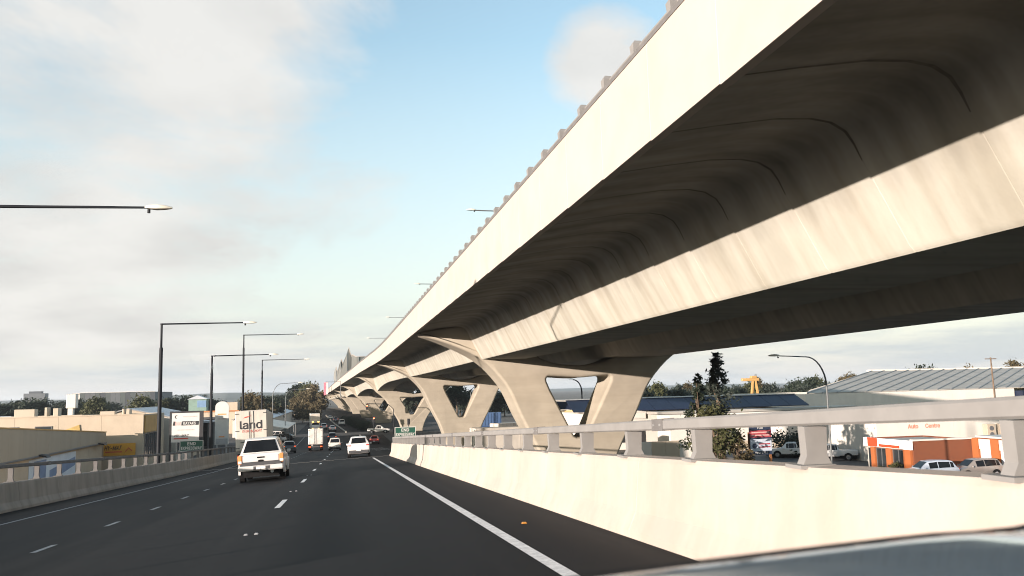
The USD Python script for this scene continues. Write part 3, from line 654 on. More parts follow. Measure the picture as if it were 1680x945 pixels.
# box trucks
M['grey_bar'] = mat('grey_lock_bar', (.16, .16, .15), .6, .1, 3)
M['box_white'] = mat('truck_box_white', (0.47, 0.435, 0.375), 0.5, 0.05, 0.8, streak=((3, 3, 0.6), 1.0, 0.35, (0.30, 0.275, 0.235)))
M['box_dirty'] = mat('truck_box_dirty', (0.52, 0.50, 0.46), 0.6, 0.10, 1.2, streak=((2, 2, 1.5), 1.2, 0.6, (0.3, 0.28, 0.25)))
M['ink'] = mat('black_ink', (0.02, 0.02, 0.022), 0.6, 0.1, 4)
M['red_ink'] = mat('red_ink', (0.42, 0.06, 0.04), 0.6, 0.1, 4)
def box_truck(name, label, W, L, zb, zt, loc, rot=0, lit=False, skin='box_white', pitch=0, rolly=0, group=None, cab=WHITE):
    t = thing(name, label, 'truck', loc, rot, group, pitch=pitch, rolly=rolly)
    part(t, 'cargo_box', MB().box(-W / 2, 0, zb, W / 2, L, zt, .06), M[skin])
    for s in (-1, 1):
        m = MB().box(min(s * .03, s * (W / 2 - .06)), -.035, zb + .08, max(s * .03, s * (W / 2 - .06)), -.004, zt - .08, .01)
        d = part(t, 'rear_door', m, M[skin])
        part(d, 'lock_bar', MB().tube([(s * .16, -.06, zb + .05), (s * .16, -.06, zt - .05)], .022, 6), M['grey_bar'])
        m = MB()
        for z in np.linspace(zb + .25, zt - .25, 3): m.box(min(s * (W / 2 - .3), s * (W / 2 + .01)), -.055, z - .03, max(s * (W / 2 - .3), s * (W / 2 + .01)), -.03, z + .03)
        part(d, 'hinge', m, M['plastic'])
    for x in np.linspace(.8, L - .8, 6):
        for s in (-1, 1): part(t, 'side_rib', MB().box(s * W / 2 - .012, x - .02, zb + .06, s * W / 2 + .012, x + .02, zt - .06), M[skin])
    part(t, 'chassis', MB().box(-.45, .1, zb - .28, .45, L + 1.9, zb - .02), M['plastic'])
    part(t, 'under_bar', MB().box(-W / 2 + .1, -.05, zb - .45, W / 2 - .1, .06, zb - .28, .02), M['plastic'])
    for s in (-1, 1):
        part(t, 'tail_light', MB().box(min(s * (W / 2 - .42), s * (W / 2 - .1)), -.09, zb - .44, max(s * (W / 2 - .42), s * (W / 2 - .1)), -.04, zb - .26, .01), M['tail_on'] if lit else M['tail'])
        wheel(t, s * (W / 2 - .26), 1.6, .46, .44); wheel(t, s * (W / 2 - .20), L + 1.2, .46, .26)
        part(t, 'mudguard', MB().box(min(s * (W / 2 - .5), s * (W / 2 - .04)), .95, .25, max(s * (W / 2 - .5), s * (W / 2 - .04)), .98, .95), M['black'])
    c0, c1 = L + .15, L + 2.0
    m = MB().loft([[(-1.0, c0, .6), (1.0, c0, .6), (1.0, c0, zb + .9), (.9, c0, zb + 1.5), (-.9, c0, zb + 1.5), (-1.0, c0, zb + .9)], [(-1.0, c1 - .2, .6), (1.0, c1 - .2, .6), (1.0, c1 - .1, zb + .8), (.88, c1 - .55, zb + 1.5), (-.88, c1 - .55, zb + 1.5), (-1.0, c1 - .1, zb + .8)],
                    [(-.98, c1, .65), (.98, c1, .65), (.98, c1, zb + .55), (.97, c1 - .05, zb + .7), (-.97, c1 - .05, zb + .7), (-.98, c1, zb + .55)]])
    part(t, 'cab', m, cab, fix=True)
    part(t, 'windscreen', MB().slab((.88, c1 - .1, zb + .86), (-.88, c1 - .1, zb + .86), (-.80, c1 - .50, zb + 1.42), (.80, c1 - .50, zb + 1.42), .03), M['glass'])
    for s in (-1, 1): part(t, 'headlight', MB().box(min(s * .6, s * .95), c1 - .05, .75, max(s * .6, s * .95), c1 + .03, .95, .02), M['headlamp'])
    return t
lt = box_truck('box_truck', 'tall white box truck with black and red lettering on its rear doors', 2.46, 8.0, 1.15, 4.36, **on_ramp(-7.15, 70.6), rot=1.0)
F = lambda u, v, w: (u, -.042 - w, v)
text(lt, 'land', .62, lambda u, v, w: F(u - .02, v + 3.22, w), M['ink'], depth=.012, width=1.72)
text(lt, 'transport', .22, lambda u, v, w: F(u + .05, v + 2.74, w), M['red_ink'], depth=.010, width=1.5, bold=False, slant=.25)
text(lt, 'www.land.com.au  1300 526 369', .10, lambda u, v, w: F(u, v + 1.86, w), M['ink'], depth=.008, width=1.7)
part(lt, 'swoosh', MB().prism([(-.62, 3.76), (-.45, 3.86), (-.1, 3.94), (.0, 3.96), (-.15, 3.84), (-.4, 3.78)], lambda a, b: F(a, b, 0), lambda a, b: F(a, b, .012)), M['red_ink'])

car('car', 'suv', paint('bright_white', (0.60, 0.59, 0.57)), 'white hatchback SUV in the nearest lane, just past the pale joint across the road', rot=-2, cat='car', **on_ramp(1.28, 72.6), lit=False)
car('car', 'suv', paint('charcoal', (0.03, 0.032, 0.035)), 'dark grey car with lit tail lamps, in front of the box truck', loc=rp(-7.6, 124), rot=5, pitch=-2.6, lit=True)
box_truck('box_truck', 'small white box truck with dirty rear panel and lit tail lamps, beside the pale van', 2.25, 4.6, .95, 3.35, loc=rp(-4.3, 135), pitch=-2, lit=True, skin='box_dirty')
car('van', 'van', paint('silver_beige', (0.55, 0.52, 0.47), .3), 'pale silver people-mover van with dark bumper ahead of the white SUV', loc=rp(-1.3, 131.5), rot=-1, pitch=-2.4, cat='van', lit=True)
car('car', 'sedan', paint('red', (0.34, 0.03, 0.03), .25), 'red car half hidden behind the white hatchback SUV', loc=(3.4, 152, 0.22), rot=-2, lit=True)
car('car', 'sedan', paint('red', (0.34, 0.03, 0.03), .25), 'dark red car standing alone right of the white SUV', loc=(6.6, 160, 0.06), rot=-4, lit=True)
car('pickup_truck', 'ute_cab', WHITE, 'white pickup crossing the junction side-on below the viaduct', loc=(9.4, 203, 0.0), rot=-98, cat='pickup')
queue = [('suv', (0.03, .03, .034), 'charcoal', 'dark car in the traffic queue next behind the small truck', (-1.2, 176), 0), ('sedan', (.4, .4, .4), 'silver', 'silver sedan in the distant queue beyond the junction', (-1.5, 222), 3),
         ('suv', (.34, .35, .36), 'grey', 'grey car in the distant queue, left of the silver ones', (-3.9, 236), 3), ('van', (.75, .74, .72), 'white', 'white van in the far queue near the fourth pier', (1.0, 262), 4),
         ('suv', (.2, .22, .25), 'blue_grey', 'blue grey car far down the street by the piers', (-1.0, 300), 4), ('sedan', (.74, .73, .71), 'white', 'white sedan farthest down the street by the piers', (-3.0, 330), 4)]
for kd, c, nm, lb, (x, y), r in queue:
    car('car' if kd != 'van' else 'van', kd, paint(nm, c), lb, (x, y, 0.02), r, group='vehicles in the distant queue', cat='car' if kd != 'van' else 'van', lit=nm != 'white')
ot = box_truck('box_truck', 'white oncoming truck with amber lamps above its cab, behind the small truck', 2.4, 6.5, 1.0, 4.6, (-6.2, 228, 0.0), 184)
M['amber_lit'] = glow('amber_lamp_lit', (1.0, 0.5, 0.12), 2.5, (.7, .3, .05))
part(ot, 'beacon', MB().box(-.9, 8.0, 2.5, -.5, 8.25, 2.72, .03).box(.5, 8.0, 2.5, .9, 8.25, 2.72, .03), M['amber_lit'])
part(ot, 'headlight_glow', MB().box(-.9, 8.5, .8, -.6, 8.56, 1.0).box(.6, 8.5, .8, .9, 8.56, 1.0), M['amber_lit'])
# parked on the left
for i, (kd, c, nm, lb, (x, y), r) in enumerate([('sedan', (.4, .42, .44), 'silver', 'silver car parked below the tall kayak sign', (-15.6, 84), 75), ('suv', (.02, .02, .025), 'black', 'black car parked just behind the silver one at the sign', (-15.2, 88), 78),
        ('van', (.75, .74, .72), 'white', 'white van parked under the dark canopy', (-16.0, 112), 80), ('ute_cab', (.74, .73, .71), 'white', 'white pickup parked beside the slender pylon sign', (-14.2, 120), 70),
        ('suv', (.5, .5, .5), 'silver', 'silver wagon in the yard under the sloping white awning', (-12.5, 176), 60), ('sedan', (.03, .03, .03), 'black', 'black sedan in the yard under the sloping white awning', (-11.4, 186), 70),
        ('suv', (.74, .73, .71), 'white', 'white wagon in the yard under the sloping white awning', (-13.5, 192), 65)]):
    car('parked_car' if kd != 'ute_cab' else 'parked_pickup', kd, paint(nm, c), lb, (x, y, 0.0), r, group='vehicles parked at the left yards', cat='car')
# on the right
car('parked_car', 'suv', paint('silver_blue', (.36, .40, .45), .25), 'silver blue car parked in front of the brick wall', (49.9, 64.6, 0.70), 82, cat='car')
car('parked_car', 'suv', paint('brown_grey', (.2, .18, .16)), 'brownish car parked right of the silver blue one', (54.2, 64.3, 0.70), 86, cat='car')
for i, (x, y, r, lb) in enumerate([(53.6, 85, 60, 'white pickup parked with its nose to the street, beside the brick shop'), (56.6, 88, 62, 'white pickup parked behind another one, nearer the red shop sign'), (51.6, 90, 58, 'white pickup parked farthest from the brick shop, by the lamp post')]):
    car('parked_pickup', 'ute_cab', WHITE, lb, (x, y, .70), r, group='white pickups beside the brick shop', cat='pickup')
car('parked_van', 'van', WHITE, 'white vehicle roof showing just above the barrier below the site sign', (39.2, 71, .15), 80, cat='van')
box_truck('box_truck', 'white semi-trailer truck passing under the viaduct behind the nearest pier', 2.5, 9.5, 1.2, 4.9, (15.6, 99.5, 0.0), -84)
box_truck('box_truck', 'dark cab truck far under the viaduct by the container stacks', 2.4, 6.0, 1.0, 3.4, (27.5, 150, 0.0), -60, cab=paint('navy', (.03, .05, .10)))

# the bonnet of the car the photograph was taken from
own = thing('car', 'polished pale blue car bonnet in the bottom corner, reflecting sky and barrier', 'car', rp(.66, 0.0), -0.35, pitch=-2.98, rolly=-2.6)
PAINT['deep_blue'] = usdkit.material(stage, '/World/Looks/paint_deep_blue', {'p': ('principled_bsdf', {'base_color': (0.42, 0.56, 0.68), 'metallic': 0.6, 'roughness': 0.10, 'coat_weight': 1.0, 'coat_roughness': 0.03}),
        'tc': ('texture_coordinate', {}), 'n': ('noise_texture', {'scale': 5.0, 'detail': 2.0}), 'b': ('bump', {'strength': 0.15, 'distance': 0.01})}, [('tc.object', 'n.vector'), ('n.fac', 'b.height'), ('b.normal', 'p.normal')], surface='p.BSDF')
us, vs = np.linspace(-.92, .92, 41), np.linspace(.45, 1.30, 27)
def bonnet(x, y):
    z = 1.259 - .03 * (y - .45) - .10 * max(0, (y - 1.0) / .3) ** 2.2
    z -= .05 * (abs(x) / .92) ** 4.0
    z += .006 * math.exp(-((abs(x) - .56) / .10) ** 2) - .006 * math.exp(-((abs(x) - .40) / .08) ** 2)
    return z
gv = np.array([[(x * (1 - .30 * max(0, (y - 1.0))), y, bonnet(x, y)) for x in us] for y in vs])
part(own, 'bonnet', MB().loft(gv, closed=False), PAINT['deep_blue'], smooth=True)
fr = MB()
e0 = gv[-1]; fr.loft([e0, e0 + (0, .06, -.10), e0 * (1, 1, 0) + (0, .10, .60), e0 * (1, 1, 0) + (0, .08, .30)], closed=False)
for s in (0, -1):
    e1 = gv[:, s]; sg_ = -1 if s == 0 else 1
    fr.loft([e1, e1 + (sg_ * .03, 0, -.08), e1 * (1, 1, 0) + (sg_ * .035, 0, .62), e1 * (1, 1, 0) + (sg_ * .0, 0, .28)], closed=False)
part(own, 'front_wings', fr, PAINT['deep_blue'], smooth=40)
for s in (-1, 1): wheel(own, s * .80, .70, .36)

part(own, 'bonnet_gap', MB().tube([(x, 1.10, bonnet(x, 1.10) + .001) for x in np.linspace(-.86, .86, 25)], .005, 6), M['black'])
for s in (-1, 1): part(own, 'bonnet_crease', MB().tube([(s * (.50 + .05 * (y - .5)), y, bonnet(.5, y) + .001) for y in np.linspace(.5, 1.08, 9)], .0035, 5), M['black'])
# ------------------------------------------------------------------ street lamps
M['lamp_head'] = mat('lamp_head', (0.62, 0.58, 0.48), 0.45, 0.08, 4)
def lamp_head(parent, x, y, z, d=1):
    m = MB(); g8 = np.arange(12) * 2 * np.pi / 12; R = []
    for u, w, h in ((0, .05, .05), (.12, .13, .09), (.35, .17, .12), (.65, .15, .09), (.85, .05, .04)):
        R.append([(x + d * u, y + w * math.cos(a), z + h * max(-.45, math.sin(a)) + .02) for a in g8])
    part(parent, 'lamp_head', m.loft(R), M['lamp_head'], smooth=60)
    part(parent, 'photocell', MB().cyl((x + d * .12, y, z - .10), 2, .05, .12, 8), M['dark_pole'])
for (y, top, base, arm, lb) in [(29.0, 15.50, -.2, 5.0, 'dark street lamp whose pole stands outside the picture, only its long arm showing'), (57.7, 14.10, -.2, 5.1, 'tallest looking dark lamp post, thick pole beside the orange-fronted building'),
                           (80.2, 13.05, -.2, 5.0, 'dark lamp post with a single arm behind the kayak sign'), (106.0, 16.75, -.2, 6.3, 'dark lamp post rising behind the lettered truck, its arm above the lower one'), (131.7, 14.75, -.2, 6.2, 'slim dark lamp post, farthest of the straight-armed row')]:
    px = -11.25
    t = thing('street_lamp', lb, 'street lamp', (px, y, 0), 0, 'straight-armed lamps along the ramp')
    part(t, 'pole', MB().tube([(0, 0, base), (0, 0, 3), (0, 0, top - 1.6), (0, 0, top - 1.55), (0, 0, top)], [.15, .14, .115, .075, .07], 12), M['dark_pole'], smooth=60)
    part(t, 'arm', MB().tube([(-.08, 0, top - .04), (arm, 0, top + .02)], [.055, .04], 8), M['dark_pole'], smooth=60)
    lamp_head(t, arm - .02, 0, top)
def bent_lamp(label, x, y, h, reach, d, base=0.0, group=None, r=.085, m=None, th='lamp'):
    t = thing('bent_street_lamp', label, 'street lamp', (x, y, base), 0, group)
    c = [(0, 0, 0), (0, 0, h * .4), (0, 0, h * .80)] + [(d * 1.5 * (1 - math.cos(a)), 0, h * .80 + (h * .2 - .1) * math.sin(a)) for a in np.linspace(.2, math.pi / 2, 8)] + [(d * (reach - .6), 0, h)]
    part(t, 'pole', MB().tube(c, np.linspace(r, r * .5, len(c)), 10), m or M['steel'], smooth=60)
    lamp_head(t, d * (reach - .62), 0, h, d)
    return t
M['grey_pole'] = mat('grey_pole', (.10, .11, .11), .5, .1, 3)
bent_lamp('grey curved street lamp right of the straight-armed row, taller of two', -11.0, 150, 11.5, 4.8, 1, group='curved lamps by the far yards', m=M['grey_pole'])
bent_lamp('grey curved street lamp nearer the tree bank, lower of two', -10.7, 180, 10.6, 4.8, 1, group='curved lamps by the far yards', m=M['grey_pole'])
bent_lamp('slender curved street lamp above the white pickups and site sign', 34.6, 55, 11.2, 4.2, -1, m=M['grey_pole'], r=.075)
bent_lamp('dark street lamp seen through the opening of the nearest pier', 41.2, 140, 10.9, 2.0, -1, m=M['dark_pole'], r=.14)
bent_lamp('thin street lamp standing between the second and third piers', 26.5, 215, 9.0, 2.2, -1, m=M['dark_pole'], r=.1)
bent_lamp('thin street lamp behind the second pier, before the dark tree mass', 29.5, 190, 10.5, 1.5, 1, m=M['grey_pole'], r=.09)
# lamps in the middle of the viaduct deck
for y, lb in [(71, 'viaduct deck lamp with longest visible arm over the parapet'), (121, 'second viaduct deck lamp along the parapet, thin arm'), (173, 'third viaduct deck lamp along the parapet, thin arm'), (225, 'farthest viaduct deck lamp, tiny arm near the fins')]:
    t = thing('viaduct_lamp', lb, 'street lamp', (18.9 + shift(y), y, 15.0 + drop(y)), 0, 'lamps on the viaduct deck')
    part(t, 'pole', MB().tube([(0, 0, 0), (0, 0, 10)], [.13, .08], 10), M['grey_pole'], smooth=60)
    part(t, 'arm', MB().tube([(7.2, 0, 9.98), (0, 0, 9.9), (-7.2, 0, 9.98)], [.05, .07, .05], 8), M['grey_pole'], smooth=60)
    lamp_head(t, -7.1, 0, 10.0, -1); lamp_head(t, 7.1, 0, 10.0, 1)

# ------------------------------------------------------------------ signs
M['sign_green'] = mat('sign_green', (0.010, 0.065, 0.042), 0.5, 0.08, 3)
M['sign_white'] = mat('sign_white', (0.50, 0.49, 0.46), 0.5, 0.04, 2)
M['sign_grey'] = mat('sign_grey_back', (0.3, 0.3, 0.3), 0.5, 0.08, 2)
def end_sign(x, y, z0, w, h, label):
    t = thing('road_sign', label, 'road sign', (x, y, 0))
    part(t, 'panel', MB().box(-w / 2, 0, z0, w / 2, .04, z0 + h, .01), M['sign_green'])
    b = .045; m = MB()
    for q in ((-w / 2, z0, w / 2, z0 + b), (-w / 2, z0 + h - b, w / 2, z0 + h), (-w / 2, z0 + b, -w / 2 + b, z0 + h - b), (w / 2 - b, z0 + b, w / 2, z0 + h - b)): m.box(q[0], -.006, q[1], q[2], 0.002, q[3])
    part(t, 'border', m, M['sign_white'])
    text(t, 'END', h * .28, lambda u, v, k: (u, -.004 - k, v + z0 + h * .70), M['sign_white'])
    text(t, 'EXPRESSWAY', h * .28, lambda u, v, k: (u, -.004 - k, v + z0 + h * .28), M['sign_white'], width=w * .88)
    for s in (-1, 1): part(t, 'post', MB().tube([(s * w * .36, .08, -.2), (s * w * .36, .08, z0 + h - .05)], .04, 8), M['steel'])
    return t
end_sign(-11.55, 72, 5.02, 1.80, .84, 'green END EXPRESSWAY sign beyond the shaded barrier, in front of the tall white signboard')
end_sign(5.40, 70, 5.62, 1.72, .84, 'green END EXPRESSWAY sign above the end of the sunlit barrier')

t = thing('signboard', 'tall white shop directory board with black frame and kayak lettering', 'sign', (-13.3, 80, 0))
part(t, 'board', MB().box(-1.28, 0, 5.35, 1.10, .12, 7.95, .01), M['sign_white'])
m = MB()
for q in ((-1.42, 5.20, -1.28, 8.1), (1.10, 5.20, 1.42, 8.1), (-1.28, 7.95, 1.10, 8.1)): m.box(q[0], -.03, q[1], q[2], .20, q[3])
part(t, 'frame', m, M['ink'])
for s in (-1.35, 1.26): part(t, 'post', MB().box(s - .09, .0, 0, s + .09, .18, 5.2), M['ink'])
part(t, 'emblem', MB().tube([(-.86 + .12 * math.cos(a), -.01, 7.60 + .12 * math.sin(a)) for a in np.linspace(1.2, 4.6, 12)], .03, 6), M['ink'])
text(t, 'KAYAKS', .25, lambda u, v, k: (u + .27, -.034 - k, v + 7.02), M['sign_white'], width=1.05)
part(t, 'dark_band', MB().prism([(-.42, 6.84), (1.0, 6.86), (1.03, 7.2), (-.36, 7.22)], lambda a, b: (a, -.004, b), lambda a, b: (a, -.03, b)), M['ink'])
part(t, 'dark_band', MB().prism([(-1.15, 6.84), (-.98, 6.84), (-.95, 7.2), (-1.1, 7.22)], lambda a, b: (a, -.004, b), lambda a, b: (a, -.03, b)), M['ink'])
M['pink_ink'] = mat('pink_ink', (0.55, 0.35, 0.32), 0.6, 0.2, 6)
part(t, 'pink_patch', MB().box(-.93, -.02, 6.86, -.46, -.004, 7.18), M['pink_ink'])
M['faint_ink'] = mat('faint_ink', (0.40, 0.36, 0.34), 0.6, 0.2, 6)
for zz_, w_, x_ in ((7.62, 1.2, .28), (6.45, 1.4, -.05)): part(t, 'faint_line', MB().box(x_ - w_ / 2, -.014, zz_ - .05, x_ + w_ / 2, -.004, zz_ + .05), M['faint_ink'])
text(t, 'HY-MAT', .20, lambda u, v, k: (u - .38, -.004 - k, v + 5.95), M['ink'], width=1.2, slant=.2)
part(t, 'red_line', MB().box(-1.05, -.014, 5.64, .18, -.004, 5.74), M['red_ink'])

t = thing('pylon_sign', 'slender white pylon sign with rounded top and pale print', 'sign', (-12.6, 98, 0))
prof = [(-.72, 4.1)] + [(.72, 4.1)] + [(.72 * math.cos(a), 8.2 + .62 * math.sin(a)) for a in np.linspace(0, math.pi, 13)]
part(t, 'panel', MB().prism(prof, lambda a, b: (a, 0, b), lambda a, b: (a, .25, b)), M['sign_white'], fix=True)
for s in (-.5, .5): part(t, 'post', MB().box(s - .08, .06, 0, s + .08, .2, 4.12), M['sign_grey'])
M['orange_ink'] = mat('orange_ink', (0.60, 0.26, 0.10), 0.6, 0.1, 6)
for z_, w_, mm in ((7.4, .9, 'orange_ink'), (6.9, .95, 'faint_ink'), (4.95, .6, 'orange_ink')): part(t, 'print_line', MB().box(-w_ / 2, -.012, z_ - .07, w_ / 2, -.003, z_ + .07), M[mm])
part(t, 'lower_panel', MB().box(-.62, -.02, 4.15, .62, -.004, 4.75), M['sign_grey'])

t = thing('site_board', 'dark red and blue property signboard on orange posts below the tall tree', 'sign', (35.0, 66, 0), 4)
M['board_blue'] = mat('board_blue', (0.02, 0.03, 0.06), .5, .1, 3); M['board_red'] = mat('board_red', (0.33, 0.05, 0.06), .5, .1, 3); M['board_pale'] = mat('board_pale', (0.45, 0.50, 0.56), .5, .08, 3)
M['orange_wood'] = mat('orange_wood', (0.34, 0.14, 0.05), .7, .15, 3)
part(t, 'board', MB().box(-1.05, 0, 3.30, 1.05, .06, 5.75), M['board_blue'])
part(t, 'red_band', MB().box(-1.02, -.012, 4.75, 1.02, -.002, 5.35), M['board_red'])
part(t, 'pale_band', MB().box(-1.02, -.012, 3.62, 1.02, -.002, 4.62), M['board_pale'])
text(t, 'FOR', .2, lambda u, v, k: (u, -.003 - k, v + 5.55), M['sign_white'])
for z_, w_, x_ in ((5.17, 1.7, 0), (4.93, 1.7, 0)): part(t, 'print_line', MB().box(x_ - w_ / 2, -.02, z_ - .05, x_ + w_ / 2, -.013, z_ + .05), M['pink_ink'])
for z_, w_, x_ in ((4.2, 1.05, .35), (3.95, 1.1, .35)): part(t, 'print_line', MB().box(x_ - w_ / 2, -.02, z_ - .05, x_ + w_ / 2, -.013, z_ + .05), M['board_red'])
part(t, 'round_emblem', MB().cyl((-.62, -.012, 4.05), 1, .22, .02, 16), M['board_blue'])
text(t, '8260 7711', .17, lambda u, v, k: (u, -.003 - k, v + 3.46), M['sign_white'])
for s in (-1.0, .95): part(t, 'post', MB().box(s - .09, .07, 0, s + .09, .22, 5.2), M['orange_wood'])

# banner on a mast arm beside the far viaduct
t = thing('banner', 'pink and red hanging banner on a mast arm at the far viaduct edge', 'banner', (-1.0, 250, 0))
M['banner_pink'] = mat('banner_pink', (0.62, 0.16, 0.20), .6, .15, 2); 
part(t, 'mast', MB().tube([(1.6, .3, 8), (1.6, .3, 13.3)], .09, 8), M['grey_pole'])
part(t, 'arm', MB().tube([(1.6, .3, 13.0), (-2.6, .3, 13.05)], .06, 8), M['grey_pole'])
part(t, 'cloth', MB().slab((-3.1, .25, 9.2), (-1.9, .2, 9.5), (-1.9, .3, 13.0), (-3.1, .3, 12.9), .04), M['banner_pink'])
part(t, 'white_stripe', MB().slab((-2.45, .17, 9.4), (-1.92, .15, 9.5), (-1.92, .22, 12.9), (-2.45, .22, 12.9), .02), M['sign_white'])

# sculpted fins standing on the viaduct deck
M['fin'] = mat('fin_grey', (0.13, 0.135, 0.12), .6, .12, .6, (1, 1, .2))
FIN = [('broad low fin, nearest of the grey spiky shells on the viaduct', 300, [(3.9, 20.9), (5.2, 20.2), (8.2, 20.3), (10.4, 13.0), (3.6, 13.0)]),
       ('tallest pointed grey fin of the shell group on the viaduct', 304, [(2.97, 23.0), (3.35, 21.6), (4.3, 19.4), (6.2, 16.2), (6.6, 12.5), (.6, 12.5), (.5, 15.5), (1.25, 18.3), (2.25, 20.6)]),
       ('middle pointed grey fin of the shell group', 309, [(.87, 19.6), (1.25, 18.4), (2.2, 16.2), (3.0, 12.5), (-.5, 12.5), (-.35, 15.6), (.25, 17.9)]),
       ('smallest, farthest grey fin of the shell group', 314, [(-.62, 17.4), (-.35, 16.4), (.6, 14.2), (1.2, 12.0), (-1.0, 12.0), (-1.35, 14.2), (-1.2, 15.9)])]
for lb, y, pts in FIN:
    t = thing('wall_fin', lb, 'sculptural fin', (0, y, 0), 0, 'leaf-shaped fins on the viaduct deck')
    P2 = [(x * y / 250, 9.2 + (z - 9.2) * y / 250) for x, z in pts]; x0 = min(p[0] for p in P2); x1 = max(p[0] for p in P2)
    zt = max(p[1] for p in P2); nb = 3
    poly = sg.Polygon(P2)
    for i in range(nb):                                # each fin is clad in upright strips set at slightly different depths
        xa, xb = x0 + (x1 - x0) * i / nb, x0 + (x1 - x0) * (i + 1) / nb
        c = poly.intersection(sg.box(xa + .03, 0, xb - .03, 60))
        for g_ in getattr(c, 'geoms', [c]):
            if g_.area < .05: continue
            dep = lambda a: 1.6 * ((a - x0) / (x1 - x0) - .3) ** 2 * 3 + .25 * (i % 2)
            part(t, 'fin_strip', MB().prism(g_, lambda a, b: (a, dep(a), b), lambda a, b: (a, dep(a) + .25, b)), M['fin'])
    part(t, 'edge_rib', MB().tube([(a, 1.6 * ((a - x0) / (x1 - x0) - .3) ** 2 * 3 - .1, b) for a, b in [P2[0]] + P2[1:4]], .12, 6), M['concrete_pale'])

# traffic signals
M['signal_red'] = glow('signal_red_lit', (1.0, 0.10, 0.04), 6.0)
def signal(label, x, y, z, mast=None, lit=True):
    t = thing('traffic_signal', label, 'traffic signal', (x, y, 0))
    part(t, 'pole', MB().tube([(0, 0, 0), (0, 0, z + .4)], .09, 8) if mast is None else MB().tube([(mast, 0, 0), (mast, 0, z - .6), (mast * .8, 0, z + .5), (0, 0, z + .75)], .09, 8), M['dark_pole'])
    part(t, 'housing', MB().box(-.28, -.12, z - .65, .28, .15, z + .55, .04), M['ink'])
    for k, mm in ((.32, 'signal_red'), (-.05, 'ink'), (-.42, 'ink')):
        l = part(t, 'lens', MB().cyl((0, -.14, z + k), 1, .19 if k > .3 else .13, .06, 14), M[mm if lit else 'ink'])
        part(l, 'visor', MB().tube([(.17 * math.cos(a), -.22, z + k + .17 * math.sin(a)) for a in np.linspace(0, math.pi, 9)], .03, 5), M['ink'])
signal('red traffic signal hung high in front of the fourth pier', 6.5, 197, 6.3, mast=6.0)
signal('red traffic signal on a low post near the crossing pickup', 8.1, 199, 3.3)
signal('small dark traffic signal beside the sign at the barrier end', 13.8, 170, 3.6, lit=False)

# ------------------------------------------------------------------ buildings
M['cream_wall'] = mat('cream_wall', (0.40, 0.335, 0.25), .85, .06, .5, detail=6, space='world', streak=((1.5, 1.5, .2), 1.0, .3, (.33, .27, .20)))
M['tan_clad'] = mat('tan_cladding', (0.28, 0.24, 0.18), .7, .05, .5, (2.5, 2.5, .2), space='world')
M['roof_grey'] = mat('roof_grey', (0.36, 0.34, 0.30), .75, .12, .35, space='world', metallic=.2)
M['roof_pale'] = mat('roof_pale', (0.42, 0.45, 0.48), .5, .12, .3, space='world', metallic=.25)
M['seam'] = mat('roof_seam', (0.22, 0.22, 0.215), .6, .1, 1)
M['roof_blue'] = mat('roof_blue', (0.005, 0.011, 0.032), .55, .15, .3, space='world')
M['white_wall'] = mat('white_wall', (0.55, 0.52, 0.46), .8, .05, .3, detail=6, space='world', streak=((1, 1, .2), .8, .25, (.45, .41, .35)))
M['brick'] = usdkit.material(stage, '/World/Looks/brick', {'tc': ('texture_coordinate', {}), 'sp': ('separate_xyz', {}), 'ad': ('math', {'math_type': 'add'}), 'cb': ('combine_xyz', {}),
    'b': ('brick_texture', {'color1': (0.18, 0.044, 0.014), 'color2': (0.14, 0.034, 0.012), 'mortar': (0.15, 0.07, 0.035), 'scale': 1.0, 'mortar_size': 0.012, 'brick_width': 0.24, 'row_height': 0.086}),
    'p': ('principled_bsdf', {'roughness': 0.85})}, [('tc.object', 'sp.vector'), ('sp.x', 'ad.value1'), ('sp.y', 'ad.value2'), ('ad.value', 'cb.x'), ('sp.z', 'cb.y'), ('cb.vector', 'b.vector'), ('b.color', 'p.base_color')], surface='p.BSDF')
M['brick_pillar'] = mat('orange_render', (0.32, 0.095, 0.025), .8, .06, 1)
M['glass_win'] = mat('window_glass', (0.025, 0.03, 0.033), .08, .3, .4, spec=.6)
M['frame_dark'] = mat('window_frame', (0.10, 0.10, 0.10), .5, .1, 3)
M['yellow_sign'] = mat('yellow_sign', (0.55, 0.27, 0.03), .6, .08, 1)
M['shade_tan'] = mat('ochre_fascia', (0.42, 0.25, 0.08), .7, .08, 1)
M['dark_clad'] = mat('dark_cladding', (0.045, 0.048, 0.05), .7, .2, .6, (2, 2, .3))
M['hall_a'] = mat('hall_cladding_green', (0.042, 0.054, 0.052), .7, .05, .1); M['hall_b'] = mat('hall_cladding_grey', (0.062, 0.070, 0.074), .7, .05, .1); M['hall_c'] = mat('hall_cladding_dark', (0.028, 0.034, 0.040), .7, .05, .1)
M['void'] = mat('dark_opening', (0.02, 0.02, 0.02), .8, .2, 1)

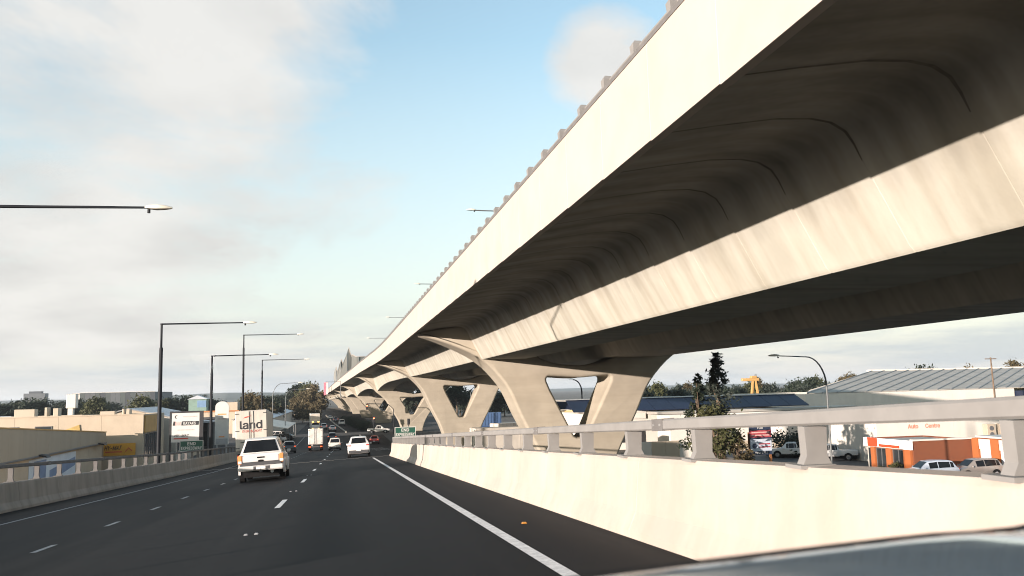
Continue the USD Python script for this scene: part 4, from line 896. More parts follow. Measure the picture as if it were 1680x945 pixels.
def wall(t, a, b, z0, z1, n, material, th=.18, name='wall_panel', gap=.02, z1b=None):
    """a wall from a to b (plan), as n panels with recessed joints, thickened to the right of a->b"""
    a, b = np.array(a, float), np.array(b, float); d = b - a; L = np.linalg.norm(d); d /= L; r = np.array([d[1], -d[0]])
    for i in range(n):
        u0, u1 = i / n, (i + 1) / n
        p = a + d * (L * u0 + gap / 2); q = a + d * (L * u1 - gap / 2); zz0 = z1 if z1b is None else z1 + (z1b - z1) * u0; zz1 = z1 if z1b is None else z1 + (z1b - z1) * u1
        m = MB(); m.hull([(*p, z0), (*q, z0), (*(p + r * th), z0), (*(q + r * th), z0), (*p, zz0), (*q, zz1), (*(p + r * th), zz0), (*(q + r * th), zz1)])
        part(t, name, m, material)
def block(t, x0, y0, x1, y1, z1, mats, n=(4, 2, 2, 1), z0=-.1, roof='roof_grey', over=.0, parapet=.35):
    """four panelled walls (front -Y, right +X, left -X, back) and a flat roof below the parapet"""
    f = mats if isinstance(mats, (list, tuple)) else [mats] * 4
    wall(t, (x1, y0), (x0, y0), z0, z1, n[0], M[f[0]], .0 + .18) if False else wall(t, (x0, y0 + .18), (x1, y0 + .18), z0, z1, n[0], M[f[0]])
    wall(t, (x1 - .18, y0 + .2), (x1 - .18, y1 - .2), z0, z1, n[1], M[f[1]])
    wall(t, (x0 + .18, y1 - .2), (x0 + .18, y0 + .2), z0, z1, n[2], M[f[2]])
    wall(t, (x1, y1 - .18), (x0, y1 - .18), z0, z1, n[3], M[f[3]])
    if roof: part(t, 'roof', MB().box(x0 + .19, y0 + .19, z1 - parapet - .1, x1 - .19, y1 - .19, z1 - parapet), M[roof])
def window(t, face, u0, u1, z0, z1, at_, frame='frame_dark', glass='glass_win', mull=1):
    """face 'x+','x-','y-': the wall plane's position is at_; u runs along the wall"""
    P = {'y-': lambda u, w, z: (u, at_ - w, z), 'x+': lambda u, w, z: (at_ + w, u, z), 'x-': lambda u, w, z: (at_ - w, u, z)}[face]
    fr = MB(); b = .07
    def bx(q, ua, za, ub, zb, w0, w1):
        p = [P(u, w, z) for u in (ua, ub) for w in (w0, w1) for z in (za, zb)]; q.hull(p)
    bx(fr, u0, z0, u1, z0 + b, -.02, .06); bx(fr, u0, z1 - b, u1, z1, -.02, .06)
    for k in np.linspace(u0, u1 - b, mull + 1): bx(fr, k, z0 + b, k + b, z1 - b, -.02, .06)
    w = part(t, 'window', fr, M[frame])
    g_ = MB(); bx(g_, u0 + b / 2, z0 + b / 2, u1 - b / 2, z1 - b / 2, .002, .02); part(w, 'pane', g_, M[glass])

# near tan building on the left, long side to the ramp
A = thing('warehouse', 'low tan clad building nearest the shaded barrier, with a gutter and blue shopfront sign', 'building')
AX, A0, A1 = -22.0, 59.5, 86.3
wall(A, (AX, A0), (AX, A1 - .1), -.1, 5.20, 6, M['cream_wall'], name='lower_wall')
wall(A, (AX + .3, A0), (AX + .3, A1), 5.34, 7.62, 10, M['tan_clad'], name='cladding_sheet', z1b=6.21, gap=.012)
wall(A, (-44, A0 + .3), (AX - .2, A0 + .3), -.1, 7.5, 4, M['cream_wall']); wall(A, (AX + .1, A1), (-44, A1), -.1, 6.15, 4, M['tan_clad'])
part(A, 'roof', MB().hull([(x, y, z + d) for x in (-44, AX - .1) for y, z in ((A0, 7.3), (A1, 6.0)) for d in (0, .15)]), M['roof_grey'])
part(A, 'gutter', MB().box(AX + .3, A0, 5.21, AX + .55, A1 + .1, 5.33, .02), M['frame_dark'])
for y in (68.4, 84.0): part(A, 'wall_light', MB().hull([(AX + k, y + j, z) for k, z in ((.5, 5.28), (.5, 5.40), (1.1, 5.14), (1.0, 5.28)) for j in (-.4, .4)]), M['ink'])
part(A, 'cap', MB().hull([(x, y, z + d) for x in (AX + .1, AX + .52) for y, z in ((A0, 7.63), (A1 + .05, 6.22)) for d in (0, .09)]), M['shade_tan'])
M['poster_blue'] = mat('poster_blue', (.14, .20, .32), .6, .15, .8); M['poster_pale'] = mat('poster_pale', (.50, .56, .62), .6, .08, .6)
px_ = AX + .185
part(A, 'poster', MB().box(px_, 67.0, 2.3, px_ + .03, 78.0, 5.05), M['poster_pale'])
part(A, 'poster_block', MB().box(px_ + .035, 68.0, 3.4, px_ + .05, 70.6, 4.9), M['poster_blue'])
part(A, 'poster_block', MB().hull([(px_ + k, y, z) for k in (.035, .05) for y, z in ((71.5, 3.1), (77.8, 3.9), (77.8, 4.6), (71.5, 4.0))]), M['poster_blue'])
part(A, 'poster_mark', MB().box(px_ + .035, 67.5, 2.7, px_ + .05, 69.0, 3.0), M['board_red'])
window(A, 'x+', 71.6, 76.5, 1.2, 2.25, AX + .18, mull=3)

B = thing('building', 'long cream two-storey building with an orange sign and ochre corner fascia', 'building', (-1.25, 6.0, -.12))
block(B, -44, 82, -17.35, 92, 7.9, 'cream_wall', (7, 3, 2, 4), roof='roof_pale')
part(B, 'capping', MB().box(-44.1, 81.9, 7.91, -17.25, 82.25, 7.99), M['cream_wall'])
part(B, 'corner_fascia', MB().box(-17.34, 82.25, 6.15, -17.20, 88.3, 7.80), M['shade_tan'])
for i in range(3): window(B, 'x+', 82.6 + i * 1.9, 84.3 + i * 1.9, 3.6, 6.05, -17.35, mull=2)
part(B, 'sign_panel', MB().box(-20.85, 81.90, 4.05, -18.0, 81.995, 5.2), M['yellow_sign'])
text(B, 'HY-MAT', .40, lambda u, v, k: (u - 20.0, 81.895 - k, v + 4.78), M['ink'], width=1.5, slant=.25)
part(B, 'sign_line', MB().box(-20.7, 81.885, 4.35, -19.2, 81.898, 4.45), M['red_ink'])
part(B, 'sign_mark', MB().tube([(-18.9, 81.9, 4.4), (-18.6, 81.89, 4.75), (-18.3, 81.89, 4.45)], .05, 5), M['red_ink'])
for x0_, w_ in ((-27.0, 1.5), (-29.2, .8)):
    window(B, 'y-', x0_, x0_ + w_, 6.3, 7.05, 82.0)
M['straw'] = mat('weathered_ochre', (.40, .28, .10), .9, .2, 2)
part(B, 'wall_vent', MB().hull([(-25.0, 81.98, 6.4), (-23.0, 81.98, 6.45), (-23.1, 81.98, 7.1), (-25.0, 81.9, 6.4), (-23.0, 81.9, 6.45), (-23.1, 81.9, 7.1)]), M['straw'])
for (x, y, h, w_) in ((-29.8, 88, .75, 1.9), (-27.5, 87, .9, .25), (-26.6, 87, .8, .5), (-20.4, 87.5, .55, .2), (-19.8, 87, .5, .3), (-22.0, 88, .35, 1.4)):
    part(B, 'roof_unit', MB().box(x - w_ / 2, y - .5, 7.4, x + w_ / 2, y + .5, 7.9 + h, .04), M['cream_wall'])

C = thing('building', 'grey shop building behind the thick lamp post, in shade', 'building')
block(C, -21.5, 99.5, -17.6, 110, 7.0, ['roof_grey', 'roof_grey', 'roof_grey', 'roof_grey'], (2, 4, 1, 1))
for i in range(3): window(C, 'x+', 100.3 + i * 3.1, 102.6 + i * 3.1, 3.4, 5.6, -17.6, mull=2)

def gable(t, x0, y0, x1, y1, ze, zr, wallm, roofm, along='x', seams=8, nwall=5):
    """walls and a two-pitched roof made of separate sheets; ridge along x or y"""
    block(t, x0, y0, x1, y1, ze, wallm, (nwall, 2, 2, 2), roof=None)
    R = (lambda u, v, z: (u, v, z)) if along == 'x' else (lambda u, v, z: (v, u, z))
    (a0, a1), (b0, b1) = ((x0, x1), (y0, y1)) if along == 'x' else ((y0, y1), (x0, x1))
    mid = (b0 + b1) / 2; a0 -= .3; a1 += .3; b0 -= .3; b1 += .3
    for i in range(seams):
        u0, u1 = a0 + (a1 - a0) * i / seams + .03, a0 + (a1 - a0) * (i + 1) / seams - .03
        for bb in (b0, b1):
            m = MB(); m.hull([R(u, v, z + d) for u in (u0, u1) for v, z in ((bb, ze + .02), (mid, zr)) for d in (0, .1)])
            part(t, 'roof_sheet', m, M[roofm])
    m = MB()
    for u in np.linspace(a0, a1, seams + 1):
        for bb in (b0, b1): m.hull([R(u + k, v, z + d) for k in (-.06, .06) for v, z in ((bb, ze + .0), (mid, zr - .02)) for d in (.0, .14)])
    part(t, 'roof_seams', m, M['seam'])
    for aa in (a0 + .35, a1 - .35):
        m = MB(); m.hull([R(aa + k, v, z) for k in (-.05, .05) for v, z in ((b0 + .35, ze), (b1 - .35, ze), (mid, zr - .05))]); part(t, 'gable_wall', m, M[wallm if isinstance(wallm, str) else wallm[0]])
    m = MB(); m.hull([R(u, mid + k, zr + z) for u in (a0, a1) for k in (-.15, .15) for z in (.0, .12)]); part(t, 'ridge', m, M[roofm])
S = thing('shed', 'wide shed with pale blue-grey ridged roof behind the cream building', 'building'); gable(S, -37, 132, -23.0, 152, 6.2, 7.9, 'cream_wall', 'roof_pale', 'y', 7)
S = thing('shed', 'long low shed roof at the picture edge, left of the roof units', 'building'); gable(S, -70, 120, -44, 134, 6.6, 7.3, 'cream_wall', 'roof_pale', 'x', 9)
S = thing('canopy_shop', 'dark open-fronted warehouse with a flat canopy behind the pylon sign', 'building')
block(S, -32, 160, -22, 176, 5.5, 'dark_clad', (4, 4, 2, 2), roof='roof_grey')
part(S, 'canopy', MB().box(-32.5, 153.5, 5.0, -21.6, 159.98, 5.3), M['roof_pale']); 
for x in (-32, -27, -22): part(S, 'canopy_post', MB().box(x - .1, 153.8, 0, x + .1, 154.0, 5.0), M['frame_dark'])
for i in range(3): window(S, 'y-', -31.4 + i * 3.1, -29.2 + i * 3.1, .6, 3.4, 160.0, mull=2)
S = thing('building', 'small tan building with brick-red roof edge above the pylon sign', 'building'); block(S, -38, 230, -25.5, 244, 5.6, 'cream_wall', (5, 3, 2, 2)); part(S, 'roof_edge', MB().box(-38.2, 229.6, 5.62, -25.3, 231, 5.95), M['orange_wood'])
part(S, 'upper_block', MB().box(-29.2, 236, 5.3, -26.4, 242, 8.0, .05), M['cream_wall'])
S = thing('water_tank_house', 'small green and blue cabin roof among the trees left of the pylon', 'cabin', (-40.5, 262, 0))
part(S, 'wall', MB().box(-2.6, 0, 0, 2.4, 4, 9.0), mat('cabin_green', (.16, .24, .20), .7, .1, 1)); part(S, 'side_panel', MB().box(-.2, -.06, 6.6, 2.3, -.005, 8.6), mat('cabin_blue', (.13, .22, .34), .6, .1, 1))
part(S, 'roof', MB().hull([(-3, -.4, 9.0), (2.8, -.4, 9.0), (-3, 4.4, 9.0), (2.8, 4.4, 9.0), (-.1, -.4, 10.1), (-.1, 4.4, 10.1)]), M['roof_pale'])
# big hall far left
H = thing('factory_hall', 'big grey-green striped factory hall on the horizon', 'building', (0, 600, 0))
n = 15
for i in range(n):
    x0_, x1_ = -166.5 + 46.5 * i / n, -166.5 + 46.5 * (i + 1) / n
    part(H, 'cladding_panel', MB().box(x0_ + .05, 0, 0, x1_ - .05, .4, 14.6), M[['hall_a', 'hall_a', 'hall_b', 'hall_c', 'hall_b'][(i * 7) % 5]])
for i in range(3): part(H, 'pale_panel', MB().box(-171.8 + i * 1.78, 6 - i * 2, 0, -171.8 + (i + 1) * 1.74, 6.4 - i * 2, 14.6), M['white_wall'])
part(H, 'roof', MB().box(-171.5, .5, 14.1, -120, 60, 14.5), M['roof_grey']); part(H, 'end_wall', MB().box(-120.3, .41, 0, -120, 60, 14.3), M['hall_b'])
part(H, 'parapet_trim', MB().box(-166.5, -.1, 14.62, -120, .3, 14.85), M['white_wall'])
# white silo tower and far towers
T = thing('silo_tower', 'white tower in front of the striped hall, stem narrower than its head', 'tower', (-43.5, 152, 0)); 
part(T, 'stem', MB().box(-.45, 0, 0, .35, .9, 8.1, .05), M['white_wall']); part(T, 'head', MB().box(-.75, -.1, 8.1, .8, 1.2, 10.4, .1), M['white_wall'])
T = thing('silo_tower', 'pale tower far left among the horizon trees', 'tower', (-195, 500, 0)); part(T, 'shaft', MB().box(-2.6, 0, 0, 2.6, 5, 15, .1), M['white_wall']); part(T, 'cap', MB().box(-1.6, 1, 15, 1.6, 4, 16.2), M['white_wall'])
T = thing('office_tower', 'faint tower on the horizon between trees and hall', 'tower', (-420, 1300, 0)); part(T, 'shaft', MB().box(-14, 0, 0, 14, 14, 22, .2), M['hall_b']); part(T, 'roof', MB().box(-8, 3, 22, 8, 11, 25), M['hall_c'])
# sloping white awning yard, left of the street
S = thing('sales_shed', 'long white-roofed sales shed sloping along the street, left of the tree bank', 'building')
gable(S, -24, 205, -15.5, 300, 4.0, 5.6, 'white_wall', 'roof_pale', 'y', 12, 3)
S = thing('awning', 'sloping white awning on thin posts over the parked wagons', 'awning')
for i in range(6):
    y0_, y1_ = 170 + i * 5.5, 170 + (i + 1) * 5.5 - .1
    part(S, 'awning_sheet', MB().hull([(x, y, z + d) for x, z in ((-16, 4.1), (-9.6, 2.9)) for y in (y0_, y1_) for d in (0, .12)]), M['white_wall'])
for y in np.arange(170.3, 204, 8.2):
    for x, z in ((-15.8, 4.05), (-9.8, 2.9)): part(S, 'post', MB().tube([(x, y, 0), (x, y, z)], .07, 6), M['grey_pole'])
S = thing('building', 'pale building across the end of the street below the tree bank', 'building'); block(S, -14, 330, -6.5, 345, 3.8, 'tan_clad', (4, 2, 2, 2)); [window(S, 'y-', -13.5 + i * 1.8, -12.2 + i * 1.8, 1.0, 2.8, 330.0) for i in range(4)]

# ------------------------------------------------------------------ right of the viaduct
S = thing('brick_shop', 'orange brick shop with red and white sign band at its corner', 'building')
x0, y0, yb = 50.9, 67.8, 74.6
block(S, x0, y0, 57.2, yb, 3.75, ['brick', 'brick', 'brick_pillar', 'brick'], (1, 1, 1, 1), roof='roof_grey', parapet=.12)
for (u0, u1) in ((68.0, 69.0), (70.75, 71.5), (73.2, 73.8)): part(S, 'pillar', MB().box(x0 - .22, u0, 0, x0 - .004, u1, 2.95), M['brick_pillar'])
window(S, 'x-', 69.05, 70.7, .5, 2.9, x0, mull=2); window(S, 'x-', 71.55, 73.15, .5, 2.9, x0, mull=2); window(S, 'x-', 73.85, 74.5, .1, 2.9, x0, frame='white_wall')
M['sign_red'] = mat('sign_red', (.62, .06, .02), .5, .06, 2)
part(S, 'sign_band', MB().box(x0 - .34, 67.7, 2.97, x0 - .1, 74.7, 3.80, .02), M['white_paint'])
part(S, 'red_block', MB().box(x0 - .37, 72.5, 3.0, x0 - .34, 74.0, 3.82), M['sign_red']); part(S, 'red_strip', MB().box(x0 - .36, 69.3, 3.02, x0 - .34, 72.3, 3.28), M['sign_red'])
text(S, 'TYRES', .34, lambda u, v, k: (x0 - .342 - k, 70.9 - u, v + 3.52), M['sign_red'], width=1.9) if False else None
part(S, 'roof_edge', MB().box(x0 - .1, y0 - .12, 3.76, 57.3, y0 + .3, 3.90), M['white_wall'])
part(S, 'planter', MB().box(x0 - 1.0, 68.6, 0, x0 - .5, 73.5, .5, .03), M['concrete'])
wall(S, (57.2, 58.0), (57.2, 67.6), -.1, 3.9, 1, M['brick'], th=.3, name='side_wall')
for (u0, u1) in ((58.0, 58.7), (61.3, 62.2), (64.6, 65.5), (67.0, 67.75)): part(S, 'pillar', MB().box(57.0 - .05, u0, 0, 57.19, u1, 3.85), M['brick_pillar'])
for (u0, u1) in ((58.75, 61.25), (62.25, 64.55), (65.55, 66.95)):
    part(S, 'white_lintel', MB().box(57.02, u0, 2.9, 57.195, u1, 3.8), M['white_wall']); window(S, 'x-', u0, u1, .2, 2.88, 57.19, frame='white_wall', glass='poster_pale', mull=3)
part(S, 'wing_roof', MB().box(57.25, 58, 3.9, 66, 67.6, 4.05), M['white_wall'])

S = thing('warehouse', 'white warehouse with faint red lettering rising behind the brick shop', 'building')
block(S, 55.8, 80, 84, 98, 4.9, ['white_wall'] * 4, (6, 3, 3, 2), roof='roof_pale')
part(S, 'front_gable', MB().prism([(55.8, 4.9), (66.6, 4.9), (62.3, 5.6), (57, 5.3)], lambda a, b: (a, 79.98, b), lambda a, b: (a, 80.2, b)), M['white_wall'], fix=True)
M['faded_red'] = mat('faded_red', (.62, .20, .12), .6, .1, 2)
text(S, 'Auto', .42, lambda u, v, k: (u + 60.2, 79.975 - k, v + 4.35), M['faded_red']); text(S, 'Centre', .42, lambda u, v, k: (u + 62.6, 79.975 - k, v + 4.35), M['faded_red'])
for i, x in enumerate((66.6, 68.2, 69.4)):
    t_ = thing('air_conditioner', ['pale rooftop air conditioner with two round fans, nearest the lettered gable', 'middle rooftop air conditioner above the brick shop', 'rooftop air conditioner farthest from the lettered gable'][i], 'air conditioner', (x, 76.2, 3.9 if i < 3 else 4), 0, 'rooftop air conditioners by the brick shop')
    part(t_, 'case', MB().box(-.5, 0, -3.9, .5, .7, -.9).box(-.5, 0, -.9, .5, .7, .62, .03), M['cream_wall'])
    for z in (-.45, .18): part(t_, 'fan', MB().cyl((0, -.02, z), 1, .24, .05, 16), M['frame_dark'])
S = thing('warehouse', 'huge warehouse with grey ribbed roof and long cream wall on the skyline', 'building')
block(S, 89.5, 150, 137.4, 186, 7.1, 'white_wall', (13, 3, 3, 3), roof=None)
n = 16
for i in range(n):
    u0, u1 = 90.5 + 52 * i / n, 90.5 + 52 * (i + 1) / n - .12
    part(S, 'roof_sheet', MB().hull([(u + e, v, z + d) for u in (u0, u1) for e, v, z in ((0, 150.6, 7.15), (34, 178, 11.6)) for d in (0, .15)]), M['roof_grey'])
m = MB()
for i in range(n + 1): u = 90.5 + 52 * i / n - .06; m.hull([(u + k + e, v, z + d) for k in (-.16, .16) for e, v, z in ((0, 150.5, 7.12), (34, 178, 11.6)) for d in (0, .3)])
part(S, 'roof_seams', m, M['seam'])
part(S, 'ridge_cap', MB().box(123.5, 177.5, 11.55, 178, 179, 12.0), M['white_wall']); part(S, 'hip_end', MB().hull([(90.3, 150.4, 7.0), (124, 178, 11.5), (124, 206, 7.0), (90.3, 150.4, 7.1), (124, 178, 11.6), (124, 206, 7.1)]), M['roof_grey'])
part(S, 'back_slope', MB().hull([(u, v, z + d) for u in (124.2, 177) for v, z in ((206, 7.15), (178.5, 11.5)) for d in (0, .15)]), M['roof_grey'])
part(S, 'dark_door', MB().box(137.6, 148, 2, 142, 150.4, 6.6), M['roof_blue'])
S = thing('warehouse', 'long warehouse with deep blue roof behind the tall tree', 'building')
block(S, 36, 122, 71.6, 140, 5.4, 'white_wall', (9, 3, 3, 2), roof=None)
n = 12
for i in range(n):
    u0, u1 = 34 + 38.4 * i / n + .03, 34 + 38.4 * (i + 1) / n - .03
    part(S, 'roof_sheet', MB().hull([(u, v, z + d) for u in (u0, u1) for v, z in ((120.2, 5.75), (124.5, 7.45)) for d in (0, .12)]), M['roof_blue'])
part(S, 'roof_top', MB().box(34, 124.5, 7.35, 72.3, 140.5, 7.5), M['roof_grey']); part(S, 'roof_edge', MB().box(34, 124.2, 7.52, 72.4, 124.7, 7.62), M['steel'])
part(S, 'awning', MB().box(46, 117.5, 5.15, 79, 121.9, 5.55, .03), M['roof_grey']); part(S, 'fascia', MB().box(36.2, 121.7, 4.5, 45.8, 121.98, 5.4), M['white_wall'])
part(S, 'dark_opening', MB().box(40, 121.8, 1.0, 45.5, 122.0, 4.0), M['void'])
S = thing('building', 'yellow-ended white building seen through the nearest pier opening', 'building')
block(S, 37.5, 146, 45.5, 160, 5.5, 'white_wall', (3, 2, 2, 1)); part(S, 'yellow_panel', MB().box(37.5, 145.9, .5, 41.4, 145.99, 5.4), mat('yellow_wall', (.66, .42, .06), .6, .06, 1))
part(S, 'blue_fascia', MB().box(38.0, 145.8, 5.6, 46, 147, 7.0, .05), M['roof_blue']); text(S, 'HI', 1.0, lambda u, v, k: (u + 43.9, 145.99 - k, v + 3.6), M['frame_dark'])
S = thing('building', 'cream building with a steel rack in front, behind the pale fence', 'building'); block(S, 45.7, 112, 66, 117, 5.1, 'white_wall', (6, 2, 2, 2))
for x in (48, 49.2, 50.4): part(S, 'rack_upright', MB().box(x - .05, 111.3, 0, x + .05, 111.4, 3.1), M['frame_dark'])
for z in (1.2, 2.1, 3.0): part(S, 'rack_beam', MB().box(47.6, 111.26, z, 51, 111.3, z + .08), M['frame_dark'])
F_ = thing('boundary_fence', 'pale panel fence along the far car park edge', 'fence')
for i in range(14):
    x, x2 = 37.5 + i * 1.9, 37.5 + (i + 1) * 1.9 - .05; part(F_, 'fence_panel', MB().box(x, 103, 0, x2, 103.12, 2.25 if i < 7 else 1.9), M['cream_wall'] if i % 3 else M['white_wall'])
T = thing('storage_tank', 'white round storage tank behind the pale fence', 'tank', (58.8, 104.5, 0)); part(T, 'shell', MB().cyl((0, 1.9, 1.7), 2, 1.9, 3.4, 28), M['white_wall'], smooth=40); part(T, 'lid', MB().loft([[(r_ * math.cos(a), 1.9 + r_ * math.sin(a), z) for a in np.arange(28) * 2 * np.pi / 28] for r_, z in ((1.95, 3.4), (1.9, 3.5), (.3, 3.85))]), M['white_wall'], smooth=40)
# yellow gantry crane
M['crane'] = mat('crane_yellow', (.44, .26, .09), .5, .08, 1)
T = thing('gantry_crane', 'yellow gantry crane standing on the skyline behind the blue roof', 'crane', (113.0, 215, 0))
part(T, 'beam', MB().box(-3.6, -.4, 10.2, 1.5, .4, 11.0, .08), M['crane'])
part(T, 'trolley', MB().box(-.9, -.5, 11.0, .8, .5, 11.6, .08), M['crane'])
for s, e in ((-.3, -1.7), (.5, 2.0)): part(T, 'leg', MB().hull([(s + k, j, 10.22) for k in (-.22, .22) for j in (-.3, .3)] + [(e + k, j, 0) for k in (-.26, .26) for j in (-.3, .3)]), M['crane'])
part(T, 'sill', MB().box(-2.3, -.4, 0, 2.6, .4, .7), M['crane'])
# power pole
M['bark_pole'] = mat('weathered_timber', (.13, .09, .06), .9, .2, 2)
T = thing('power_pole', 'timber power pole with cross-arm on the skyline', 'power pole', (132.6, 150, 0)); part(T, 'pole', MB().tube([(0, 0, 0), (-.15, 0, 13.6)], [.2, .14], 8), M['bark_pole']); part(T, 'cross_arm', MB().box(-1.5, -.06, 13.2, 1.2, .06, 13.38), M['bark_pole'])
# containers under the viaduct
for i, (x, y, z, c, lb) in enumerate([(26.8, 158, 0, (.03, .07, .16), 'blue shipping container stacked far under the viaduct, lower one'), (27.4, 158, 2.6, (.05, .10, .20), 'blue shipping container, upper of the stack under the viaduct'), (33.0, 160, 0, (.30, .12, .05), 'rust red shipping container beside the blue stack')]):
    T = thing('shipping_container', lb, 'container', (x, y, z)); mm = mat(f'container_{i}', c, .6, .1, 1)
    part(T, 'box', MB().box(-3, 0, 0, 3, 2.4, 2.58, .03), mm)
    for k in np.arange(-2.7, 2.8, .6): part(T, 'rib', MB().box(k - .12, -.06, .15, k + .12, -.005, 2.45), mm)
# ------------------------------------------------------------------ paving, verges, hills
def sheet(name, pts, z, m, kind='structure', label=None):
    p = sg.polygon.orient(sg.Polygon(pts)); v2, f = trimesh.creation.triangulate_polygon(p, engine='earcut')
    return single(name, MB().add(np.c_[v2, np.full(len(v2), z)], np.array(f)), m, label, kind=kind)
sheet('side_road', [(10, -30), (36, -30), (36, 420), (10, 420)], -.05, M['asphalt_old'])
sheet('lane', [(36.0, 50), (90, 50), (90, 112), (36.0, 112)], -.046, M['asphalt_old'])
single('car_park', MB().box(45.5, 55, -.3, 95, 102.5, .69, .05), M['asphalt_old'], kind='structure')
sheet('street', [(-10, 140), (10, 140), (10, 420), (-30, 900), (-52, 900), (-10, 420)], -.02, M['asphalt'])
sheet('cross_street', [(-60, 196), (60, 196), (60, 212), (-60, 212)], -.014, M['asphalt_old'])
sheet('yard_paving', [(-60, 40), (-11.3, 40), (-11.3, 196), (-60, 196)], -.04, M['asphalt_old'])
M['grass'] = mat('grass_verge', (.07, .085, .025), .9, .3, .8, space='world', detail=8)
sheet('grass_verge', [(-17, 86), (-11.4, 86), (-11.4, 165), (-13.2, 165)], -.03, M['grass'], label=None)
kb = thing('median_kerb', 'raised pale concrete kerb along the street below the piers', 'kerb')
for y in np.arange(212, 400, 6): part(kb, 'kerb_stone', MB().box(4.6 + shift(y), y, -.02, 5.0 + shift(y), y + 5.95, .16, .03), M['concrete'])
for y in np.arange(178, 196, 6): part(kb, 'kerb_stone', MB().box(4.6, y, -.02, 5.0, y + 5.95, .16, .03), M['concrete_pale'])
M['hill'] = mat('far_hill', (.055, .075, .06), .9, .35, .012, space='world', detail=9)
def hill(x0, x1, y, h, seed, d=600):
    n = 60; X = np.linspace(x0, x1, n); m = MB(); R = []
    for k, u in enumerate((0, .35, .7, 1.0)):
        R.append([(x, y + u * d, -1 + h * math.sin(u * math.pi / 2) * math.sin(math.pi * i / (n - 1)) ** .7 * (.72 + .4 * meshkit.fbm(np.array([x / (260.), seed, 0.]), 4, seed))) for i, x in enumerate(X)])
    single('hills', MB().loft(R, closed=False), M['hill'], kind='structure', smooth=True)
hill(-1100, 300, 2300, 26, 3); hill(-3800, -500, 4200, 30, 5); hill(300, 3400, 4200, 20, 8)

# ------------------------------------------------------------------ trees
def leaf_mat(name, a, b, c):
    return usdkit.material(stage, '/World/Looks/' + name, {'g': ('geometry', {}), 'r': ('rgb_ramp', {'ramp': [(0, a), (.5, b), (1, c)]}), 'p': ('principled_bsdf', {'roughness': .65, 'specular_ior_level': .3}),
        't': ('translucent_bsdf', {}), 'm': ('mix_closure', {'fac': .22})}, [('g.random_per_island', 'r.fac'), ('r.color', 'p.base_color'), ('r.color', 't.color'), ('p.BSDF', 'm.closure1'), ('t.BSDF', 'm.closure2')], surface='m.closure')
LEAF = {'olive': leaf_mat('leaf_olive', (.06, .065, .026), (.105, .10, .038), (.15, .125, .05)), 'dark': leaf_mat('leaf_dark', (.020, .030, .018), (.035, .045, .024), (.055, .06, .03)),
        'brown': leaf_mat('leaf_brown', (.085, .068, .034), (.14, .11, .05), (.19, .145, .065)), 'grey': leaf_mat('leaf_grey_green', (.035, .045, .035), (.05, .06, .045), (.075, .08, .055))}
M['bark'] = mat('bark', (.12, .085, .055), .9, .25, 3, (1, 1, .2))
def tree(name, label, loc, H, W, kind, leaf, n_clump=70, per=60, size=.38, seed=1, low=.28, group=None, rot=0):
    r = np.random.default_rng(seed); t = thing(name, label, 'tree', loc, rot, group)
    tr = MB(); pts = [(0, 0, -.2), (.02 * H, .01 * H, H * .25), (-.01 * H, .02 * H, H * .5), (0, 0, H * .78)]
    tr.tube(pts, [.028 * H, .02 * H, .014 * H, .005 * H], 8)
    C = []
    for i in range(n_clump):
        if kind == 'gum':                              # several domes at uneven heights
            a = r.uniform(0, 2 * np.pi); q = r.uniform(0, 1) ** .6; zc = low + (1 - low) * r.uniform(0.05, .97)
            env = math.sin(math.pi * min(1, ((zc - low) / (1 - low)) * .80 + .2)) ** .7
            C.append((W / 2 * q * env * math.cos(a), W / 2 * q * env * math.sin(a), H * zc * (1 - .13 * q)))
        elif kind == 'spire':
            zc = low + (1 - low) * r.uniform(0, 1); a = r.uniform(0, 2 * np.pi); q = r.uniform(.1, 1)
            env = (1 - ((zc - low) / (1 - low)) ** 2.0) * (.5 + .5 * math.sin(9 * zc + a * 1.5) ** 2) + .05
            C.append((W / 2 * q * env * math.cos(a), W / 2 * q * env * math.sin(a), H * zc))
        else:
            a = r.uniform(0, 2 * np.pi); zc = r.uniform(low, .95); q = r.uniform(.2, 1) ** .5; env = math.sqrt(max(0.05, 1 - ((zc - .55) / .5) ** 2))
            C.append((W / 2 * q * env * math.cos(a), W / 2 * q * env * math.sin(a), H * zc))
    C = np.array(C)
    for c in C[:: max(1, n_clump // 14)]:
        b = np.array(pts[1]) + (np.array(pts[3]) - np.array(pts[1])) * r.uniform(0, .8); m_ = (b + c) / 2 + (0, 0, -.03 * H)
        tr.tube([b, m_, c], [.009 * H, .006 * H, .002 * H], 5)
    part(t, 'trunk', tr, M['bark'], smooth=60)
    cs = r.uniform(.55, 1.2, n_clump) * W * .13 * (1 if kind != 'spire' else 1.0 * np.clip(1.15 - (C[:, 2] / H - low) / (1 - low), .42, 1))
    P = (C[:, None] + r.normal(0, 1, (n_clump, per, 3)) * cs[:, None, None] * np.array([.62, .62, .45])).reshape(-1, 3)
    n = len(P); s = size * r.uniform(.6, 1.35, n)
    d1 = r.normal(0, 1, (n, 3)); d1[:, 2] *= .7; d1 /= np.linalg.norm(d1, axis=1, keepdims=True); d2 = np.cross(d1, r.normal(0, 1, (n, 3))); d2 /= np.linalg.norm(d2, axis=1, keepdims=True)
    a = d1 * s[:, None]; b = d2 * s[:, None] * .42
    V = np.stack([P - a, P + b * .9 - a * .1, P + a, P - b], 1).reshape(-1, 3)
    f = np.arange(n)[:, None] * 4 + np.array([0, 1, 2, 3])
    part(t, 'crown', MB().add(V, f), LEAF[leaf])
    return t
